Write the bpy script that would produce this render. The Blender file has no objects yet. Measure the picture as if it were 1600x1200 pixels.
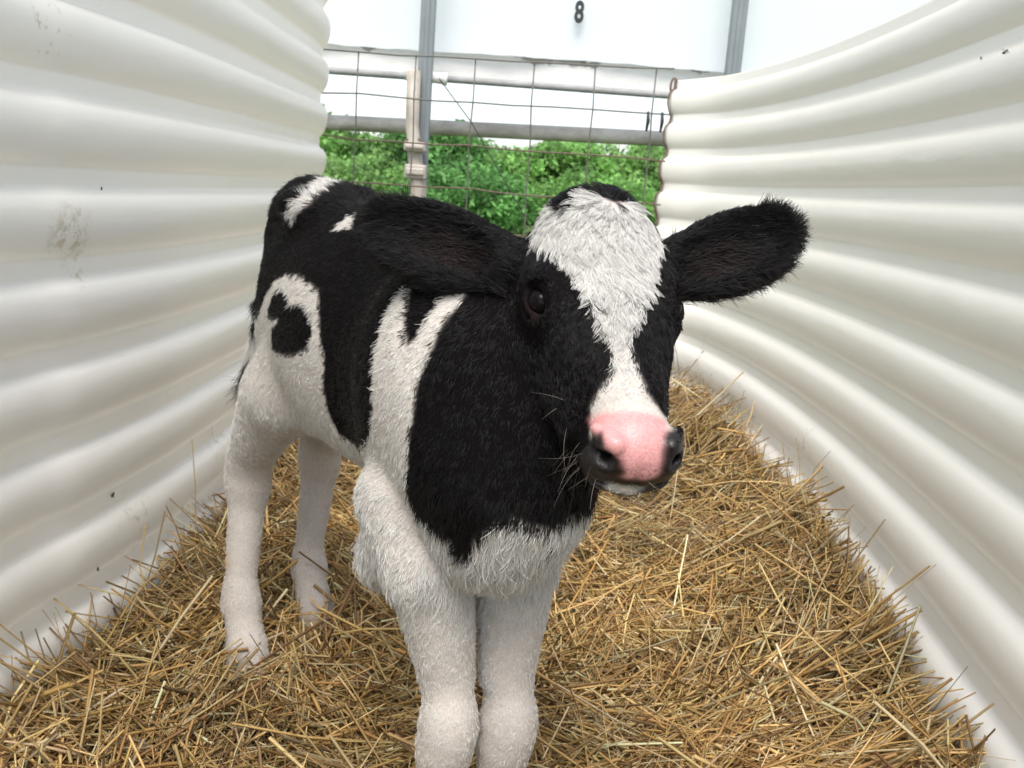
import bpy, math, random
import numpy as np
from mathutils import Vector

# ------------------------------------------------------------------ camera, sky, sun
scene = bpy.context.scene
COL = scene.collection
R = math.radians
cam_d = bpy.data.cameras.new('camera'); cam = bpy.data.objects.new('camera', cam_d); COL.objects.link(cam)
cam_d.sensor_width = 36.0; cam_d.lens = 1500 / 1600 * 36.0
cam_d.clip_start = 0.02; cam_d.clip_end = 3000
from mathutils import Matrix
EYE = Vector((0, 0, 0.76))
cam.matrix_world = Matrix.Translation(EYE) @ Matrix.Rotation(R(90 - 11.5), 4, 'X') @ Matrix.Rotation(R(4.2), 4, 'Z')
cam_d.dof.use_dof = True; cam_d.dof.focus_distance = 0.88; cam_d.dof.aperture_fstop = 17
scene.camera = cam

world = bpy.data.worlds.new('World'); scene.world = world; world.use_nodes = True
wn = world.node_tree; wn.nodes.clear()
sky = wn.nodes.new('ShaderNodeTexSky'); sky.sky_type = 'NISHITA'; sky.sun_disc = False
SUN_EL, SUN_ROT = R(60), R(186)
sky.sun_elevation = SUN_EL; sky.sun_rotation = SUN_ROT
sky.air_density = 1.0; sky.dust_density = 2.0; sky.ozone_density = 1.0
bg = wn.nodes.new('ShaderNodeBackground'); bg.inputs['Strength'].default_value = 0.15
wo = wn.nodes.new('ShaderNodeOutputWorld')
hsv = wn.nodes.new('ShaderNodeHueSaturation'); hsv.inputs['Saturation'].default_value = .50      # thin high cloud greys the blue
wn.links.new(sky.outputs[0], hsv.inputs['Color']); wn.links.new(hsv.outputs[0], bg.inputs['Color']); wn.links.new(bg.outputs[0], wo.inputs['Surface'])

sun_d = bpy.data.lights.new('sun', 'SUN'); sun = bpy.data.objects.new('sun', sun_d); COL.objects.link(sun)
sun_d.energy = 1.7; sun_d.angle = R(30); sun_d.color = (1.0, 0.95, 0.87)
sd = Vector((math.sin(SUN_ROT) * math.cos(SUN_EL), math.cos(SUN_ROT) * math.cos(SUN_EL), math.sin(SUN_EL)))
sun.rotation_euler = sd.to_track_quat('Z', 'Y').to_euler()
sun.location = (0, 0, 12)

scene.render.engine = 'CYCLES'
scene.view_settings.view_transform = 'Standard'; scene.view_settings.look = 'None'
scene.view_settings.exposure = 1.0; scene.view_settings.gamma = 1.0
scene.cycles.max_bounces = 8; scene.cycles.diffuse_bounces = 5; scene.cycles.glossy_bounces = 3
scene.cycles.transmission_bounces = 4; scene.cycles.transparent_max_bounces = 6
scene.cycles.use_denoising = True
try: scene.cycles_curves.shape = 'RIBBONS'
except Exception: pass

rng = np.random.default_rng(7)
random.seed(7)

# ------------------------------------------------------------------ helpers
def tag(o, label=None, cat=None, group=None, kind=None):
    if label: o['label'] = label
    if cat: o['category'] = cat
    if group: o['group'] = group
    if kind: o['kind'] = kind
    return o

def empty(name, loc):
    o = bpy.data.objects.new(name, None); o.location = loc; o.empty_display_size = .05
    COL.objects.link(o); return o

def mesh_np(name, V, F, mat=None, parent=None, smooth=True, loc=(0, 0, 0)):
    """V (n,3), F (m,k) with equal k; one mesh object"""
    V = np.asarray(V, np.float32); F = np.asarray(F, np.int32)
    me = bpy.data.meshes.new(name)
    m, k = F.shape
    me.vertices.add(len(V)); me.vertices.foreach_set('co', (V - np.array(loc, np.float32)).ravel())
    me.loops.add(m * k); me.loops.foreach_set('vertex_index', F.ravel())
    me.polygons.add(m); me.polygons.foreach_set('loop_start', np.arange(0, m * k, k, dtype=np.int32))
    if smooth: me.polygons.foreach_set('use_smooth', np.ones(m, bool))
    me.update(calc_edges=True); me.validate()
    if mat: me.materials.append(mat)
    o = bpy.data.objects.new(name, me); COL.objects.link(o)
    if parent:
        o.parent = parent
        o.location = Vector(loc) - parent.location
    else:
        o.location = loc
    return o

class MB:
    """collects shapes and links them as one mesh"""
    def __init__(s): s.v = []; s.f = []
    def box(s, c, h, R3=None, bev=0.0):
        c = np.array(c, float); h = np.array(h, float)
        pts = np.array([[x, y, z] for x in (-1, 1) for y in (-1, 1) for z in (-1, 1)], float) * h
        if R3 is not None: pts = pts @ np.array(R3).T
        b = len(s.v); s.v += list(pts + c)
        for q in ((0, 1, 3, 2), (4, 6, 7, 5), (0, 4, 5, 1), (2, 3, 7, 6), (0, 2, 6, 4), (1, 5, 7, 3)):
            s.f.append(tuple(b + i for i in q))
        return s
    def tube(s, pts, r, n=10, cap=True):
        pts = [np.array(p, float) for p in pts]; rs = r if hasattr(r, '__len__') else [r] * len(pts)
        b = len(s.v); up = None
        for i, p in enumerate(pts):
            t = pts[min(i + 1, len(pts) - 1)] - pts[max(i - 1, 0)]; t /= np.linalg.norm(t) + 1e-12
            if up is None:
                up = np.cross(t, [0.12, .3, .9]); up /= np.linalg.norm(up)
            up = up - t * (up @ t); up /= np.linalg.norm(up) + 1e-12
            w = np.cross(t, up)
            for k in range(n):
                a = 2 * math.pi * k / n
                s.v.append(p + rs[i] * (math.cos(a) * up + math.sin(a) * w))
        for i in range(len(pts) - 1):
            for k in range(n):
                a = b + i * n + k; c = b + i * n + (k + 1) % n
                s.f.append((a, c, c + n, a + n))
        if cap:
            s.f.append(tuple(b + k for k in range(n))[::-1]); e = b + (len(pts) - 1) * n
            s.f.append(tuple(e + k for k in range(n)))
        return s
    def build(s, name, mat, parent=None, loc=(0, 0, 0), smooth=False, bevel=0.0):
        me = bpy.data.meshes.new(name)
        L = Vector(loc)
        me.from_pydata([tuple(Vector(v) - L) for v in s.v], [], s.f); me.update()
        me.materials.append(mat)
        if smooth: me.polygons.foreach_set('use_smooth', np.ones(len(me.polygons), bool))
        o = bpy.data.objects.new(name, me); COL.objects.link(o)
        if parent:
            o.parent = parent; o.location = L - parent.location
        else: o.location = L
        if bevel:
            m = o.modifiers.new('bevel', 'BEVEL'); m.width = bevel; m.segments = 2; m.limit_method = 'ANGLE'
        return o

def new_mat(name):
    m = bpy.data.materials.new(name); m.use_nodes = True
    nt = m.node_tree; b = nt.nodes['Principled BSDF']
    return m, nt, b

def N(nt, t, **kw):
    n = nt.nodes.new(t)
    for k, v in kw.items(): setattr(n, k, v)
    return n

def noise_fac(nt, scale, detail=4, rough=.6, lo=.4, hi=.6, stretch=None, dist=0.0):
    tc = N(nt, 'ShaderNodeTexCoord'); mp = N(nt, 'ShaderNodeMapping')
    nt.links.new(tc.outputs['Object'], mp.inputs[0])
    if stretch: mp.inputs['Scale'].default_value = stretch
    no = N(nt, 'ShaderNodeTexNoise'); no.inputs['Scale'].default_value = scale
    no.inputs['Detail'].default_value = detail; no.inputs['Roughness'].default_value = rough
    no.inputs['Distortion'].default_value = dist
    nt.links.new(mp.outputs[0], no.inputs['Vector'])
    mr = N(nt, 'ShaderNodeMapRange'); mr.inputs['From Min'].default_value = lo; mr.inputs['From Max'].default_value = hi
    nt.links.new(no.outputs['Fac'], mr.inputs['Value'])
    return mr.outputs[0], no, mp

def mixc(nt, fac, a, b):
    m = N(nt, 'ShaderNodeMix'); m.data_type = 'RGBA'
    for i, v in ((6, a), (7, b)):
        if isinstance(v, tuple): m.inputs[i].default_value = (*v, 1)
        else: nt.links.new(v, m.inputs[i])
    if isinstance(fac, float): m.inputs[0].default_value = fac
    else: nt.links.new(fac, m.inputs[0])
    return m.outputs[2]

def math_n(nt, op, a, b=None):
    m = N(nt, 'ShaderNodeMath'); m.operation = op
    for i, v in ((0, a), (1, b)):
        if v is None: continue
        if isinstance(v, (int, float)): m.inputs[i].default_value = v
        else: nt.links.new(v, m.inputs[i])
    return m.outputs[0]

def bump(nt, b, h, strength=.2, dist=.002):
    bn = N(nt, 'ShaderNodeBump'); bn.inputs['Strength'].default_value = strength; bn.inputs['Distance'].default_value = dist
    nt.links.new(h, bn.inputs['Height']); nt.links.new(bn.outputs[0], b.inputs['Normal'])

def catmull(pts, n):
    pts = np.array(pts, float); P = np.vstack([2 * pts[0] - pts[1], pts, 2 * pts[-1] - pts[-2]])
    out = []
    for i in range(1, len(P) - 2):
        for t in np.linspace(0, 1, n, endpoint=False):
            a, b, c, d = P[i - 1], P[i], P[i + 1], P[i + 2]
            out.append(.5 * ((2 * b) + (-a + c) * t + (2 * a - 5 * b + 4 * c - d) * t * t + (-a + 3 * b - 3 * c + d) * t ** 3))
    out.append(P[-2]); return np.array(out)

# ------------------------------------------------------------------ the ground
def bed_height(x, y):
    """height of the straw surface"""
    x = np.asarray(x, float); y = np.asarray(y, float)
    h = 0.012 * np.sin(x * 7.1 + 1.3) * np.cos(y * 5.3) + 0.008 * np.sin(x * 17 + y * 11) + 0.006 * np.cos(y * 23 - x * 9)
    xr = np.clip((x - .28) / .36, 0, 1.3); h = h + .115 * xr ** 1.6
    xl = np.clip((-x - .32) / .28, 0, 1.3); h = h + .075 * xl ** 2 * np.clip(y - 1.0, 0, 1.1)
    h = h + .085 * np.clip((y - 1.8) / 1.4, 0, 1) ** 1.2
    h = h + .007 * np.sin(x * 41 + 3 * np.sin(y * 13)) * np.sin(y * 37 + 2 * np.sin(x * 17)) + .005 * np.sin(x * 73 + y * 29) * np.cos(y * 61 - x * 19)
    return h

m_ground, nt, b = new_mat('ground_mat')
f1, _, _ = noise_fac(nt, .6, 6, .65, .35, .65); f2, _, _ = noise_fac(nt, 14, 5, .7, .3, .7)
c1 = mixc(nt, f2, (.045, .10, .02), (.09, .19, .04)); c2 = mixc(nt, f1, c1, (.12, .15, .06))
nt.links.new(c2, b.inputs['Base Color']); b.inputs['Roughness'].default_value = .95; b.inputs['Specular IOR Level'].default_value = .1
bump(nt, b, f2, .6, .05)
g = 900
gx = np.concatenate([np.linspace(-g, -12, 8), np.linspace(-10, 10, 41), np.linspace(12, g, 8)])
gy = np.concatenate([np.linspace(-g, -10, 6), np.linspace(-8, 60, 80), np.linspace(75, g, 10)])
GX, GY = np.meshgrid(gx, gy)
GZ = -.09 - 1.2 * np.clip((GY - 6) / 50, 0, 1) + .05 * np.sin(GX * .7) * np.cos(GY * .5) * (GY > 7)
V = np.stack([GX, GY, GZ], -1).reshape(-1, 3); nx = len(gx)
ii = np.arange(len(gy) - 1)[:, None] * nx + np.arange(nx - 1)[None]
F = np.stack([ii, ii + 1, ii + nx + 1, ii + nx], -1).reshape(-1, 4)
o = mesh_np('ground', V, F, m_ground); tag(o, kind='structure')

# ------------------------------------------------------------------ corrugated white plastic walls
P_RIB = 0.125
def rib_profile(t):
    """t in periods measured downward from a crease: flat strip, then a round bulge that ends in a crease"""
    w = np.clip((t - .27) / .73, 0, 1)
    w = w ** .74
    bul = np.clip(1 - np.abs(2 * w - 1) ** 2.1, 0, 1) ** .72
    return bul

def plastic(name, stains):
    m, nt, b = new_mat(name)
    f1, _, _ = noise_fac(nt, 2.2, 5, .6, .3, .75, (1, 1, 2.5))
    c = mixc(nt, f1, (.925, .908, .87), (.905, .888, .84))
    fs, _, _ = noise_fac(nt, 160, 3, .7, .735, .76)
    c = mixc(nt, math_n(nt, 'MULTIPLY', fs, .45), c, (.30, .24, .15))
    fs2, _, _ = noise_fac(nt, 34, 6, .8, .70, .80)
    c = mixc(nt, math_n(nt, 'MULTIPLY', fs2, .45), c, (.45, .38, .25))
    fs3, _, _ = noise_fac(nt, 5, 8, .8, .60, .80, (1, 1, 4)); c = mixc(nt, math_n(nt, 'MULTIPLY', fs3, .30), c, (.62, .56, .44))
    # dried-mud splashes, each a place on this wall
    geo = N(nt, 'ShaderNodeNewGeometry')
    for (p, rad, thr, colr, sc) in stains:
        vm = N(nt, 'ShaderNodeVectorMath'); vm.operation = 'DISTANCE'
        nt.links.new(geo.outputs['Position'], vm.inputs[0]); vm.inputs[1].default_value = p
        mr = N(nt, 'ShaderNodeMapRange'); mr.inputs['From Min'].default_value = rad; mr.inputs['From Max'].default_value = rad * .3
        nt.links.new(vm.outputs['Value'], mr.inputs['Value'])
        no = N(nt, 'ShaderNodeTexNoise'); no.inputs['Scale'].default_value = sc; no.inputs['Detail'].default_value = 8
        no.inputs['Roughness'].default_value = .75; nt.links.new(geo.outputs['Position'], no.inputs['Vector'])
        m2 = N(nt, 'ShaderNodeMapRange'); m2.inputs['From Min'].default_value = thr; m2.inputs['From Max'].default_value = thr + .06
        nt.links.new(no.outputs['Fac'], m2.inputs['Value'])
        c = mixc(nt, math_n(nt, 'MULTIPLY', math_n(nt, 'MULTIPLY', mr.outputs[0], m2.outputs[0]), .85), c, colr)
    nt.links.new(c, b.inputs['Base Color'])
    b.inputs['Roughness'].default_value = .27; b.inputs['IOR'].default_value = 1.5
    b.inputs['Subsurface Weight'].default_value = 0.0
    fb, _, _ = noise_fac(nt, 9, 3, .5, .2, .8, (1, 1, 3)); bump(nt, b, fb, .25, .004)
    # thin polyethylene lets some daylight through
    tr = N(nt, 'ShaderNodeBsdfTranslucent'); tr.inputs['Color'].default_value = (1.0, .97, .905, 1)
    mx = N(nt, 'ShaderNodeMixShader'); mx.inputs[0].default_value = .36
    out = nt.nodes['Material Output']
    nt.links.new(b.outputs[0], mx.inputs[1]); nt.links.new(tr.outputs[0], mx.inputs[2]); nt.links.new(mx.outputs[0], out.inputs['Surface'])
    return m

def corrugated(name, plan, z0, z1, z_crease, side, lean, amp, mat, flare=0.0):
    """plan: list of (x, y) seen from above; side=+1 if the pen lies to the left of the walking direction"""
    C = catmull(plan, 22)
    T = np.gradient(C, axis=0); T /= np.linalg.norm(T, axis=1)[:, None]
    Nn = np.stack([-T[:, 1], T[:, 0]], 1) * side
    nz = int((z1 - z0) / P_RIB * 26); Z = np.linspace(z1, z0, nz)
    t = ((z_crease - Z) / P_RIB) % 1.0
    off = amp * rib_profile(t)
    k = (EYE.z - Z) / P_RIB
    sc = 1 / 1.0 * (1 + lean * k)
    V = np.zeros((nz, len(C), 3))
    V[..., 0] = C[None, :, 0] * sc[:, None] + Nn[None, :, 0] * off[:, None]
    V[..., 1] = C[None, :, 1] * (1 + (sc[:, None] - 1) * .6) + Nn[None, :, 1] * off[:, None]
    V[..., 2] = Z[:, None]
    n = len(C); ii = np.arange(nz - 1)[:, None] * n + np.arange(n - 1)[None]
    F = np.stack([ii, ii + 1, ii + n + 1, ii + n], -1).reshape(-1, 4)
    o = mesh_np(name, V.reshape(-1, 3), F, mat)
    s = o.modifiers.new('thickness', 'SOLIDIFY'); s.thickness = .004; s.offset = -side
    return o, V, Z

mat_pl_r = plastic('white_plastic_right', [((.50, 3.33, .93), .05, .55, (.42, .30, .14), 60), ((.52, 3.33, .80), .05, .50, (.40, .28, .12), 50),
                                           ((.66, 2.4, 1.12), .06, .52, (.5, .4, .2), 60), ((.64, 2.1, .25), .07, .54, (.42, .34, .22), 40), ((.60, 1.5, .30), .06, .55, (.42, .34, .22), 50), ((.62, 1.6, .62), .05, .57, (.42, .34, .22), 70)])
mat_pl_l = plastic('white_plastic_left', [((-.637, 1.34, .655), .055, .50, (.40, .32, .16), 55), ((-.63, 1.37, .61), .04, .53, (.40, .32, .16), 60), ((-.62, 1.5, .16), .08, .54, (.42, .34, .2), 45), ((-.60, 1.9, .22), .07, .54, (.42, .34, .2), 50), ((-.58, 2.2, .45), .05, .55, (.42, .34, .2), 50), ((-.64, 1.3, .92), .05, .57, (.42, .34, .2), 70)])

right_plan = [(.40, 3.80), (.496, 3.60), (.629, 3.333), (.707, 2.924), (.741, 2.50), (.747, 2.12), (.738, 1.797), (.723, 1.533), (.706, 1.319), (.691, 1.147), (.67, .85), (.65, .5), (.64, .1), (.64, -.4)]
right_plan = right_plan[1:]
zr = EYE.z + 3.494 * P_RIB
right_wall, RV, RZ = corrugated('corrugated_panel', right_plan, -.12, 1.197, zr, -1, -.02, .021, mat_pl_r)
tag(right_wall, 'curved white corrugated plastic panel on the right, with the rusty wire down its far edge', 'panel')
left_plan = [(-.78, -.5), (-.75, 0), (-.71, .6), (-.667, 1.198), (-.638, 1.368), (-.612, 1.609), (-.603, 1.85), (-.600, 2.1), (-.603, 2.35), (-.605, 2.6), (-.613, 2.82), (-.64, 3.0), (-.72, 3.17), (-.86, 3.28), (-1.05, 3.33), (-1.4, 3.35)]
zl = EYE.z + 2.886 * P_RIB
left_wall, LV, LZ = corrugated('corrugated_hutch_wall', left_plan, -.12, 1.75, zl, -1, 0.0, .022, mat_pl_l)
tag(left_wall, 'tall white corrugated plastic hutch wall on the left with a round glossy corner', 'hutch wall')
# ------------------------------------------------------------------ the calf: one continuous body grown from blended volumes
CO = np.array([-.02, .93, 0.0]); CF = np.array([.5292, -.8485, 0.0]); CL = np.array([.8485, .5292, 0.0]); CU = np.array([0, 0, 1.0])
def cw(x, y, z): return CO + x * CF + y * CL + z * CU          # calf frame (forward, left, up) to world
CM = np.stack([CF, CL, CU])
HO = np.array([.083, .790, .682])                               # between the eyes, on the forehead
HF = np.array([.150, -.690, -.708]); HF /= np.linalg.norm(HF)    # towards the muzzle
HS = np.array([.968, .225, .03]); HS -= HF * (HS @ HF); HS /= np.linalg.norm(HS)   # calf's left
HU = np.cross(HF, HS)                                            # out of the face
if HU[1] > 0: HU = -HU
HM = np.stack([HF, HS, HU])
def hw(f, s, u): return HO + f * HF + s * HS + u * HU
PR = []      # primitives
def ell(c, r, M, k, op='+', tg='body'):
    PR.append(dict(t='e', c=np.array(c, float), r=np.array(r, float), M=np.array(M, float), k=k, op=op, tg=tg, b=max(r)))
def cone(a, b, r1, r2, k, op='+', tg='body'):
    a = np.array(a, float); b = np.array(b, float)
    PR.append(dict(t='c', a=a, b2=b, r1=r1, r2=r2, k=k, op=op, tg=tg, c=(a + b) / 2, b=np.linalg.norm(b - a) / 2 + max(r1, r2)))
def rot(M, ax, deg):
    """turn the frame M about its own axis ax"""
    a = math.radians(deg); c, s = math.cos(a), math.sin(a)
    i, j = [(1, 2), (2, 0), (0, 1)][ax]; M = M.copy(); u, v = M[i].copy(), M[j].copy()
    M[i] = c * u + s * v; M[j] = -s * u + c * v; return M
# trunk
ell(cw(-.25, .014, .545), (.25, .096, .145), CM, .05)
ell(cw(-.40, .012, .555), (.20, .096, .142), CM, .05)
ell(cw(-.56, .034, .60), (.145, .080, .140), CM, .05)
ell(cw(-.64, .044, .655), (.080, .060, .088), CM, .04)
ell(cw(-.52, .072, .722), (.035, .022, .022), CM, .03); ell(cw(-.52, -.028, .715), (.035, .022, .022), CM, .03)   # hooks
ell(cw(-.69, .068, .665), (.03, .02, .03), CM, .03); ell(cw(-.69, .010, .66), (.03, .02, .03), CM, .03)          # pins
ell(cw(-.07, 0, .545), (.135, .094, .150), CM, .05)
ell(cw(.03, -.008, .525), (.085, .074, .130), CM, .045)
cone(cw(-.64, .038, .702), cw(-.08, 0, .665), .038, .028, .05)     # back line
# neck
cone(cw(-.03, 0, .57), hw(-.035, 0, -.100), .104, .062, .05)
cone(cw(.05, 0, .49), hw(.0, 0, -.115), .080, .042, .05)
ell(cw(.050, -.010, .435), (.045, .048, .052), CM, .04)              # brisket
# shoulders and upper forelegs
for sgn in (-1, 1):
    ell(cw(-.05, sgn * .068 + (.016 if sgn < 0 else -.008), .54), (.075, .034, .125), CM, .035)
    cone(cw(-.055, sgn * .058, .44), cw(-.015, sgn * .053, .375), .053, .043, .012)
    ell(cw(-.085, sgn * .066, .370), (.032, .026, .040), CM, .03)  # elbow point
# forelegs, calf's right then left
for (s, kx, ky, kz, dx) in ((-1, .0, -.0280, .208, 0), (1, .010, .0400, .200, .012)):
    cone(cw(-.012 + dx, s * .049 - .002, .385), cw(kx - .004, ky, kz + .055), .0425, .0300, .007)
    ell(cw(kx + .006, ky, kz), (.0322, .0305, .052), CM, .014)
    ell(cw(kx + .012, ky, kz + .005), (.0210, .0215, .036), CM, .012)
    cone(cw(kx, ky, kz - .03), cw(kx - .004, ky + .002, .12), .0295, .0240, .010)
    ell(cw(kx - .004, ky + .002, .095), (.031, .030, .034), CM, .018)
    cone(cw(kx, ky + .002, .08), cw(kx + .022, ky + .002, .02), .0235, .026, .015)
    cone(cw(kx + .022, ky + .002, .022), cw(kx + .034, ky + .002, -.02), .029, .034, .01)
# hind legs
for (s, hx, hy, fx, fy, sx) in ((-1, -.658, -.048, -.605, -.066, -.50), (1, -.738, .100, -.695, .078, -.545)):
    dx = hx + .662
    ell(cw(-.575 + dx * .4, .034 + s * .050, .50), (.100, .036, .125), CM, .04)
    ell(cw(-.51 + dx * .5, .012 + s * .060, .455), (.050, .032, .060), CM, .035)
    cone(cw(-.550 + dx * .6, .020 + s * .056 , .44), cw(hx + .02, hy, .325), .056, .036, .03)
    cone(cw(hx - .018, hy, .355), cw(hx - .012, hy, .285), .017, .025, .02)         # point of hock
    ell(cw(hx + .004, hy, .285), (.039, .034, .050), CM, .02)
    cone(cw(hx + .004, hy, .26), cw(fx - .02, fy, .12), .0300, .0235, .02)
    ell(cw(fx - .018, fy, .090), (.032, .029, .034), CM, .018)
    cone(cw(fx - .012, fy, .08), cw(fx + .018, fy, .02), .0265, .030, .015)
    cone(cw(fx + .018, fy, .022), cw(fx + .032, fy, -.02), .031, .036, .01)
# tail
cone(cw(-.695, .042, .720), cw(-.740, .036, .65), .022, .017, .02)
cone(cw(-.740, .036, .65), cw(-.775, .008, .54), .015, .012, .015)
cone(cw(-.775, .008, .54), cw(-.790, -.008, .42), .010, .008, .012)
# navel fold, flank skin
ell(cw(-.47, .01, .445), (.09, .055, .045), CM, .04)
# head
ell(hw(-.060, 0, -.048), (.068, .059, .056), HM, .02, tg='head')
for s in (-1, 1): ell(hw(-.028, s * .050, -.078), (.040, .022, .034), HM, .02, tg='head')
ell(hw(-.093, 0, -.036), (.036, .043, .042), HM, .02, tg='head')                    # poll
ell(hw(-.005, 0, -.045), (.070, .058, .042), HM, .02, tg='head')
for s in (-1, 1):
    ell(hw(-.018, s * .054, -.034), (.028, .018, .022), HM, .018, tg='head')         # brow over the orbit
    ell(hw(-.020, s * .036, -.090), (.060, .024, .048), HM, .025, tg='head')        # jaw muscle
    ell(hw(.058, s * .032, -.070), (.048, .016, .026), HM, .02, tg='head')          # cheek
cone(hw(.01, 0, -.046), hw(.120, 0, -.036), .047, .0285, .02, tg='head')            # nasal bridge
cone(hw(.0, 0, -.090), hw(.118, 0, -.064), .036, .021, .03, tg='head')              # lower jaw
ell(hw(.128, 0, -.036), (.030, .0355, .031), HM, .012, tg='head')                   # muzzle
for s in (-1, 1):
    ell(hw(.136, s * .0235, -.026), (.016, .0130, .017), HM, .008, tg='head')
    cone(hw(.121, s * .0335, -.014), hw(.139, s * .0225, -.0075), .0052 if s < 0 else .0035, .0060 if s < 0 else .0045, .007, tg='head')    # nostril wing
    ell(hw(.126, s * .022, -.050), (.027, .0165, .017), HM, .010, tg='head')         # upper lip
ell(hw(.132, 0, -.050), (.024, .024, .018), HM, .01, tg='head')
ell(hw(.1265, 0, -.062), (.027, .022, .0135), HM, .006, tg='head')                 # chin
# ears: shallow dishes opening forward
EARS = []
for (s, root, tip, wide, cup) in ((-1, hw(-.067, -.050, -.060), np.array([-.150, .925, .724]), .037, None),
                                  (1, hw(-.066, .050, -.058), np.array([.253, .915, .745]), .036, None)):
    ax = tip - root; ln = np.linalg.norm(ax); ax /= ln
    nrm = np.array([-.15 * s, -.90, .10 + .0 * s]); nrm -= ax * (nrm @ ax); nrm /= np.linalg.norm(nrm)    # the open side looks at the viewer
    wd = np.cross(nrm, ax); wd /= np.linalg.norm(wd)
    if wd[2] < 0: wd = -wd
    M = np.stack([ax, wd, nrm]); EARS.append((root, ax, ln, wd, nrm, s))
    ell(root + ax * ln * .56 + wd * -.002, (ln * .47, wide, .020), M, .015, tg='ear')
    cone(root - ax * .012, root + ax * .030, .026, .022, .02, tg='ear')
for (root, ax, ln, wd, nrm, s) in EARS:
    M = np.stack([ax, wd, nrm])
    ell(root + ax * ln * .56 + nrm * .017 - wd * .003, (ln * .41, .034, .020), M, .006, '-', tg='ear')
# eye sockets, nostrils, mouth line
ell(hw(.158, -.002, -.022), (.005, .0016, .014), HM, .004, '-', tg='head')
EYES = [hw(-.016, s * .0545, -.0385) for s in (-1, 1)]
for e, s in zip(EYES, (-1, 1)):
    eo_ = HS * s * .74 + HU * .62 + HF * .18; eo_ /= np.linalg.norm(eo_); cone(e + eo_ * .002, e + eo_ * .020, .0155, .0190, .004, '-', tg='head')
for s in (-1, 1):
    cone(hw(.149, s * .0285, -.0175), hw(.122, s * .0210, -.026), .0042, .0052, .004, '-', tg='head')
    if s < 0: cone(hw(.148, s * .0285, -.0190), hw(.134, s * .0360, -.026), .0050, .0028, .005, '-', tg='head')
ell(hw(.141, 0, -.0505), (.030, .034, .0016), rot(HM, 1, -26), .003, '-', tg='head')
for e, s in zip(EYES, (-1, 1)):                                                     # eyelids
    out = HS * s * .74 + HU * .62 + HF * .18; out /= np.linalg.norm(out); up = HU - out * (HU @ out); up /= np.linalg.norm(up); lo_ = np.cross(out, up)
    if lo_ @ HF < 0: lo_ = -lo_
    for sg, rr in ((1, .0034), (-1, .0026)):
        ps = [e + out * (.0088 * math.cos(a) + .0030) + lo_ * .0160 * math.sin(a) + up * sg * (.0118 if sg > 0 else .0105) * math.cos(a) for a in np.linspace(-1.5, 1.5, 9)]
        for p0, p1 in zip(ps[:-1], ps[1:]): cone(p0, p1, rr, rr, .003, tg='head')


def sd_prim(q, P):
    if q['t'] == 'e':
        L = (P - q['c']) @ q['M'].T
        k0 = np.linalg.norm(L / q['r'], axis=-1); k1 = np.linalg.norm(L / q['r'] ** 2, axis=-1)
        return np.where(k1 > 1e-9, k0 * (k0 - 1) / np.maximum(k1, 1e-9), -min(q['r']))
    ab = q['b2'] - q['a']; t = np.clip(((P - q['a']) @ ab) / (ab @ ab), 0, 1)
    return np.linalg.norm(P - q['a'] - t[..., None] * ab, axis=-1) - (q['r1'] + t * (q['r2'] - q['r1']))

def sdf(P, prims=None):
    d = np.full(P.shape[:-1], 1e3)
    for q in (PR if prims is None else prims):
        e = sd_prim(q, P); k = q['k']
        if q['op'] == '+':
            h = np.maximum(k - np.abs(d - e), 0) / k; d = np.minimum(d, e) - h * h * k * .25
        else:
            h = np.maximum(k - np.abs(-d - e), 0) / k; d = np.maximum(d, -e) + h * h * k * .25
    return d

def near_prims(c, rad):
    out = []
    for q in PR:
        if np.linalg.norm(q['c'] - c) - q['b'] < rad + q['k']: out.append(q)
    return out

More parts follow.
